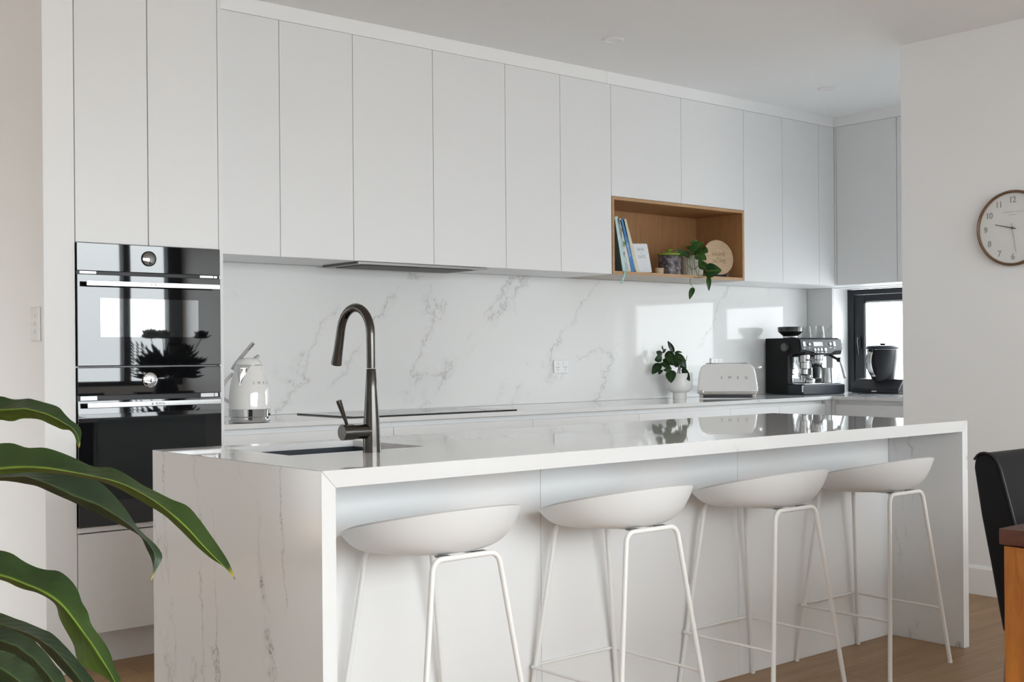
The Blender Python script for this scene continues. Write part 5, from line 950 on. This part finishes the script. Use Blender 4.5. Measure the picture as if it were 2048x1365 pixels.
# ================================================================== DINING TABLE AND CHAIRS
t = thing('dining_table', 'dining table with dark red brown top and orange timber leg', 'table', (3.65, 1.01, 0)); o = t.location
b = MB(); b.box(2.787, 4.51, .55, 1.476, .711, .750, .003, 2); b.build('tabletop', REDTOP, t, o)
for x in (2.796, 4.402):
    for y in (.558, 1.368):
        b = MB(); b.box(x, x + .10, y, y + .10, 0, .7075, .002); b.build('leg', ORANGE, t, o)
b = MB(); b.box(2.90, 4.40, 1.42, 1.45, .62, .7085); b.box(2.90, 4.40, .575, .605, .62, .7085); b.box(2.82, 2.85, .66, 1.366, .62, .7085); b.box(4.44, 4.47, .66, 1.366, .62, .7085); b.build('apron', ORANGE, t, o, smooth=False)
def dining_chair(label):
    t = thing('dining_chair', label, 'chair', group='black leather dining chairs')
    w = .235; lean = [(-.075, .46), (-.030, .60), (.004, .72), (.030, .815), (.042, .858), (.058, .884), (.082, .893), (.104, .889), (.117, .872), (.120, .850), (.100, .72), (.072, .58), (.050, .46), (.038, .40), (-.075, .40)]
    b = MB(); b.prism(lean, 'x', -w, w, .012, 4); b.build('backrest', LEATHER, t, angle=50)
    b = MB()
    for s in (-1, 1): b.tube([(s * (w - .001), y, z) for y, z in lean[:9]], .0036, 8, smooth=1)
    b.build('piping', PIPING, t)
    b = MB(); b.box(-w, w, -.47, .03, .385, .475, .025, 4); b.build('seat', LEATHER, t)
    for sx in (-1, 1):
        for y0, y1 in ((-.44, -.44), (.02, .05)):
            b = MB(); b.tube([(sx * (w - .03), y0, .39), (sx * (w - .03), y1, 0.0)], [.024, .017], 4); b.build('leg', REDTOP, t, smooth=False)
    return t
c0 = dining_chair('black leather dining chair tucked in at the table by the clock wall'); c0.location = (3.435, 1.648, 0)
for x, lab in ((3.30, 'black leather chair on the window side of the table, seen only in the oven glass'), (4.02, 'black leather chair on the window side of the table, farther from the oven reflection edge')):
    c = copy_tree(c0); c.location = (x, .36, 0); c.rotation_euler = (0, 0, PI); c['label'] = lab
# flowers on the table, mirrored in the oven door
t = thing('flower_vase', 'vase of flowers on the dining table, visible as a dark reflection in the oven', 'flowers', (3.70, 1.00, .7505))
b = MB(); b.lathe([(.055, 0), (.075, .01), (.095, .10), (.085, .20), (.06, .27), (.068, .285), (.062, .285), (.055, .27), (.078, .20), (.088, .10), (.0, .012)], n=40, cap=False); b.build('vase', MATTBLK, t)
rnd = random.Random(3)
DKLEAF = mat('dark_foliage', (.012, .030, .010), .5)
def bloom(c, r, m_):
    b = MB()
    for ring, (n, el, ln) in enumerate(((7, 20, 1.0), (8, 45, .95), (6, 70, .8))):
        for k in range(n):
            a = 2 * PI * k / n + ring; e = R(el); d = Vector((math.cos(a) * math.cos(e), math.sin(a) * math.cos(e), math.sin(e)))
            b.grid(leaf_rows(c, c + d * r * ln, r * .75, Vector((0, 0, 1)) - d * .3 if abs(d.z) < .95 else Vector((1, 0, 0)), nl=5, nw=3, droop=-.15))
    b.build('bloom', m_, t, angle=80)
for c, r in (((-.10, -.02, .555), .10), ((-.03, .02, .555), .09), ((.27, .0, .555), .085), ((.06, .03, .50), .08), ((.16, -.05, .46), .08)):
    bloom(Vector(c), r, DKLEAF)
    b = MB(); b.tube([(0, 0, .02), (c[0] * .3, c[1] * .3, .25), c], .003, 8, smooth=1); b.build('flower_stem', STEM, t)
b = MB()
for k in range(190):
    a = rnd.uniform(-PI, PI); el = rnd.uniform(.05, 1.1); d = Vector((math.cos(a) * math.cos(el), .6 * math.sin(a) * math.cos(el), math.sin(el))); s0 = Vector((.04 + .05 * d.x, .05 * d.y, .30)); L_ = rnd.uniform(.10, .27)
    b.grid(leaf_rows(s0 + d * L_ * .25, s0 + d * L_, .034, (rnd.uniform(-1, 1), -1, rnd.uniform(-1, 1)), nl=6, nw=2))
for k in range(9):
    z = .18 + .03 * k; x0 = -.10; b.tube([(-.03, 0, .32), (-.15, .0, .34 + .018 * k), (-.30 + .006 * k * k * .3, .0, .31 + .026 * k)], [.002, .002, .0015], 6, smooth=1)
    for q in range(4): b.grid(leaf_rows((-.16 - .035 * q, 0, .33 + .021 * k), (-.19 - .035 * q, .01, .355 + .023 * k), .010, (0, -1, .2), nl=4, nw=2))
b.build('foliage', DKLEAF, t, angle=80)
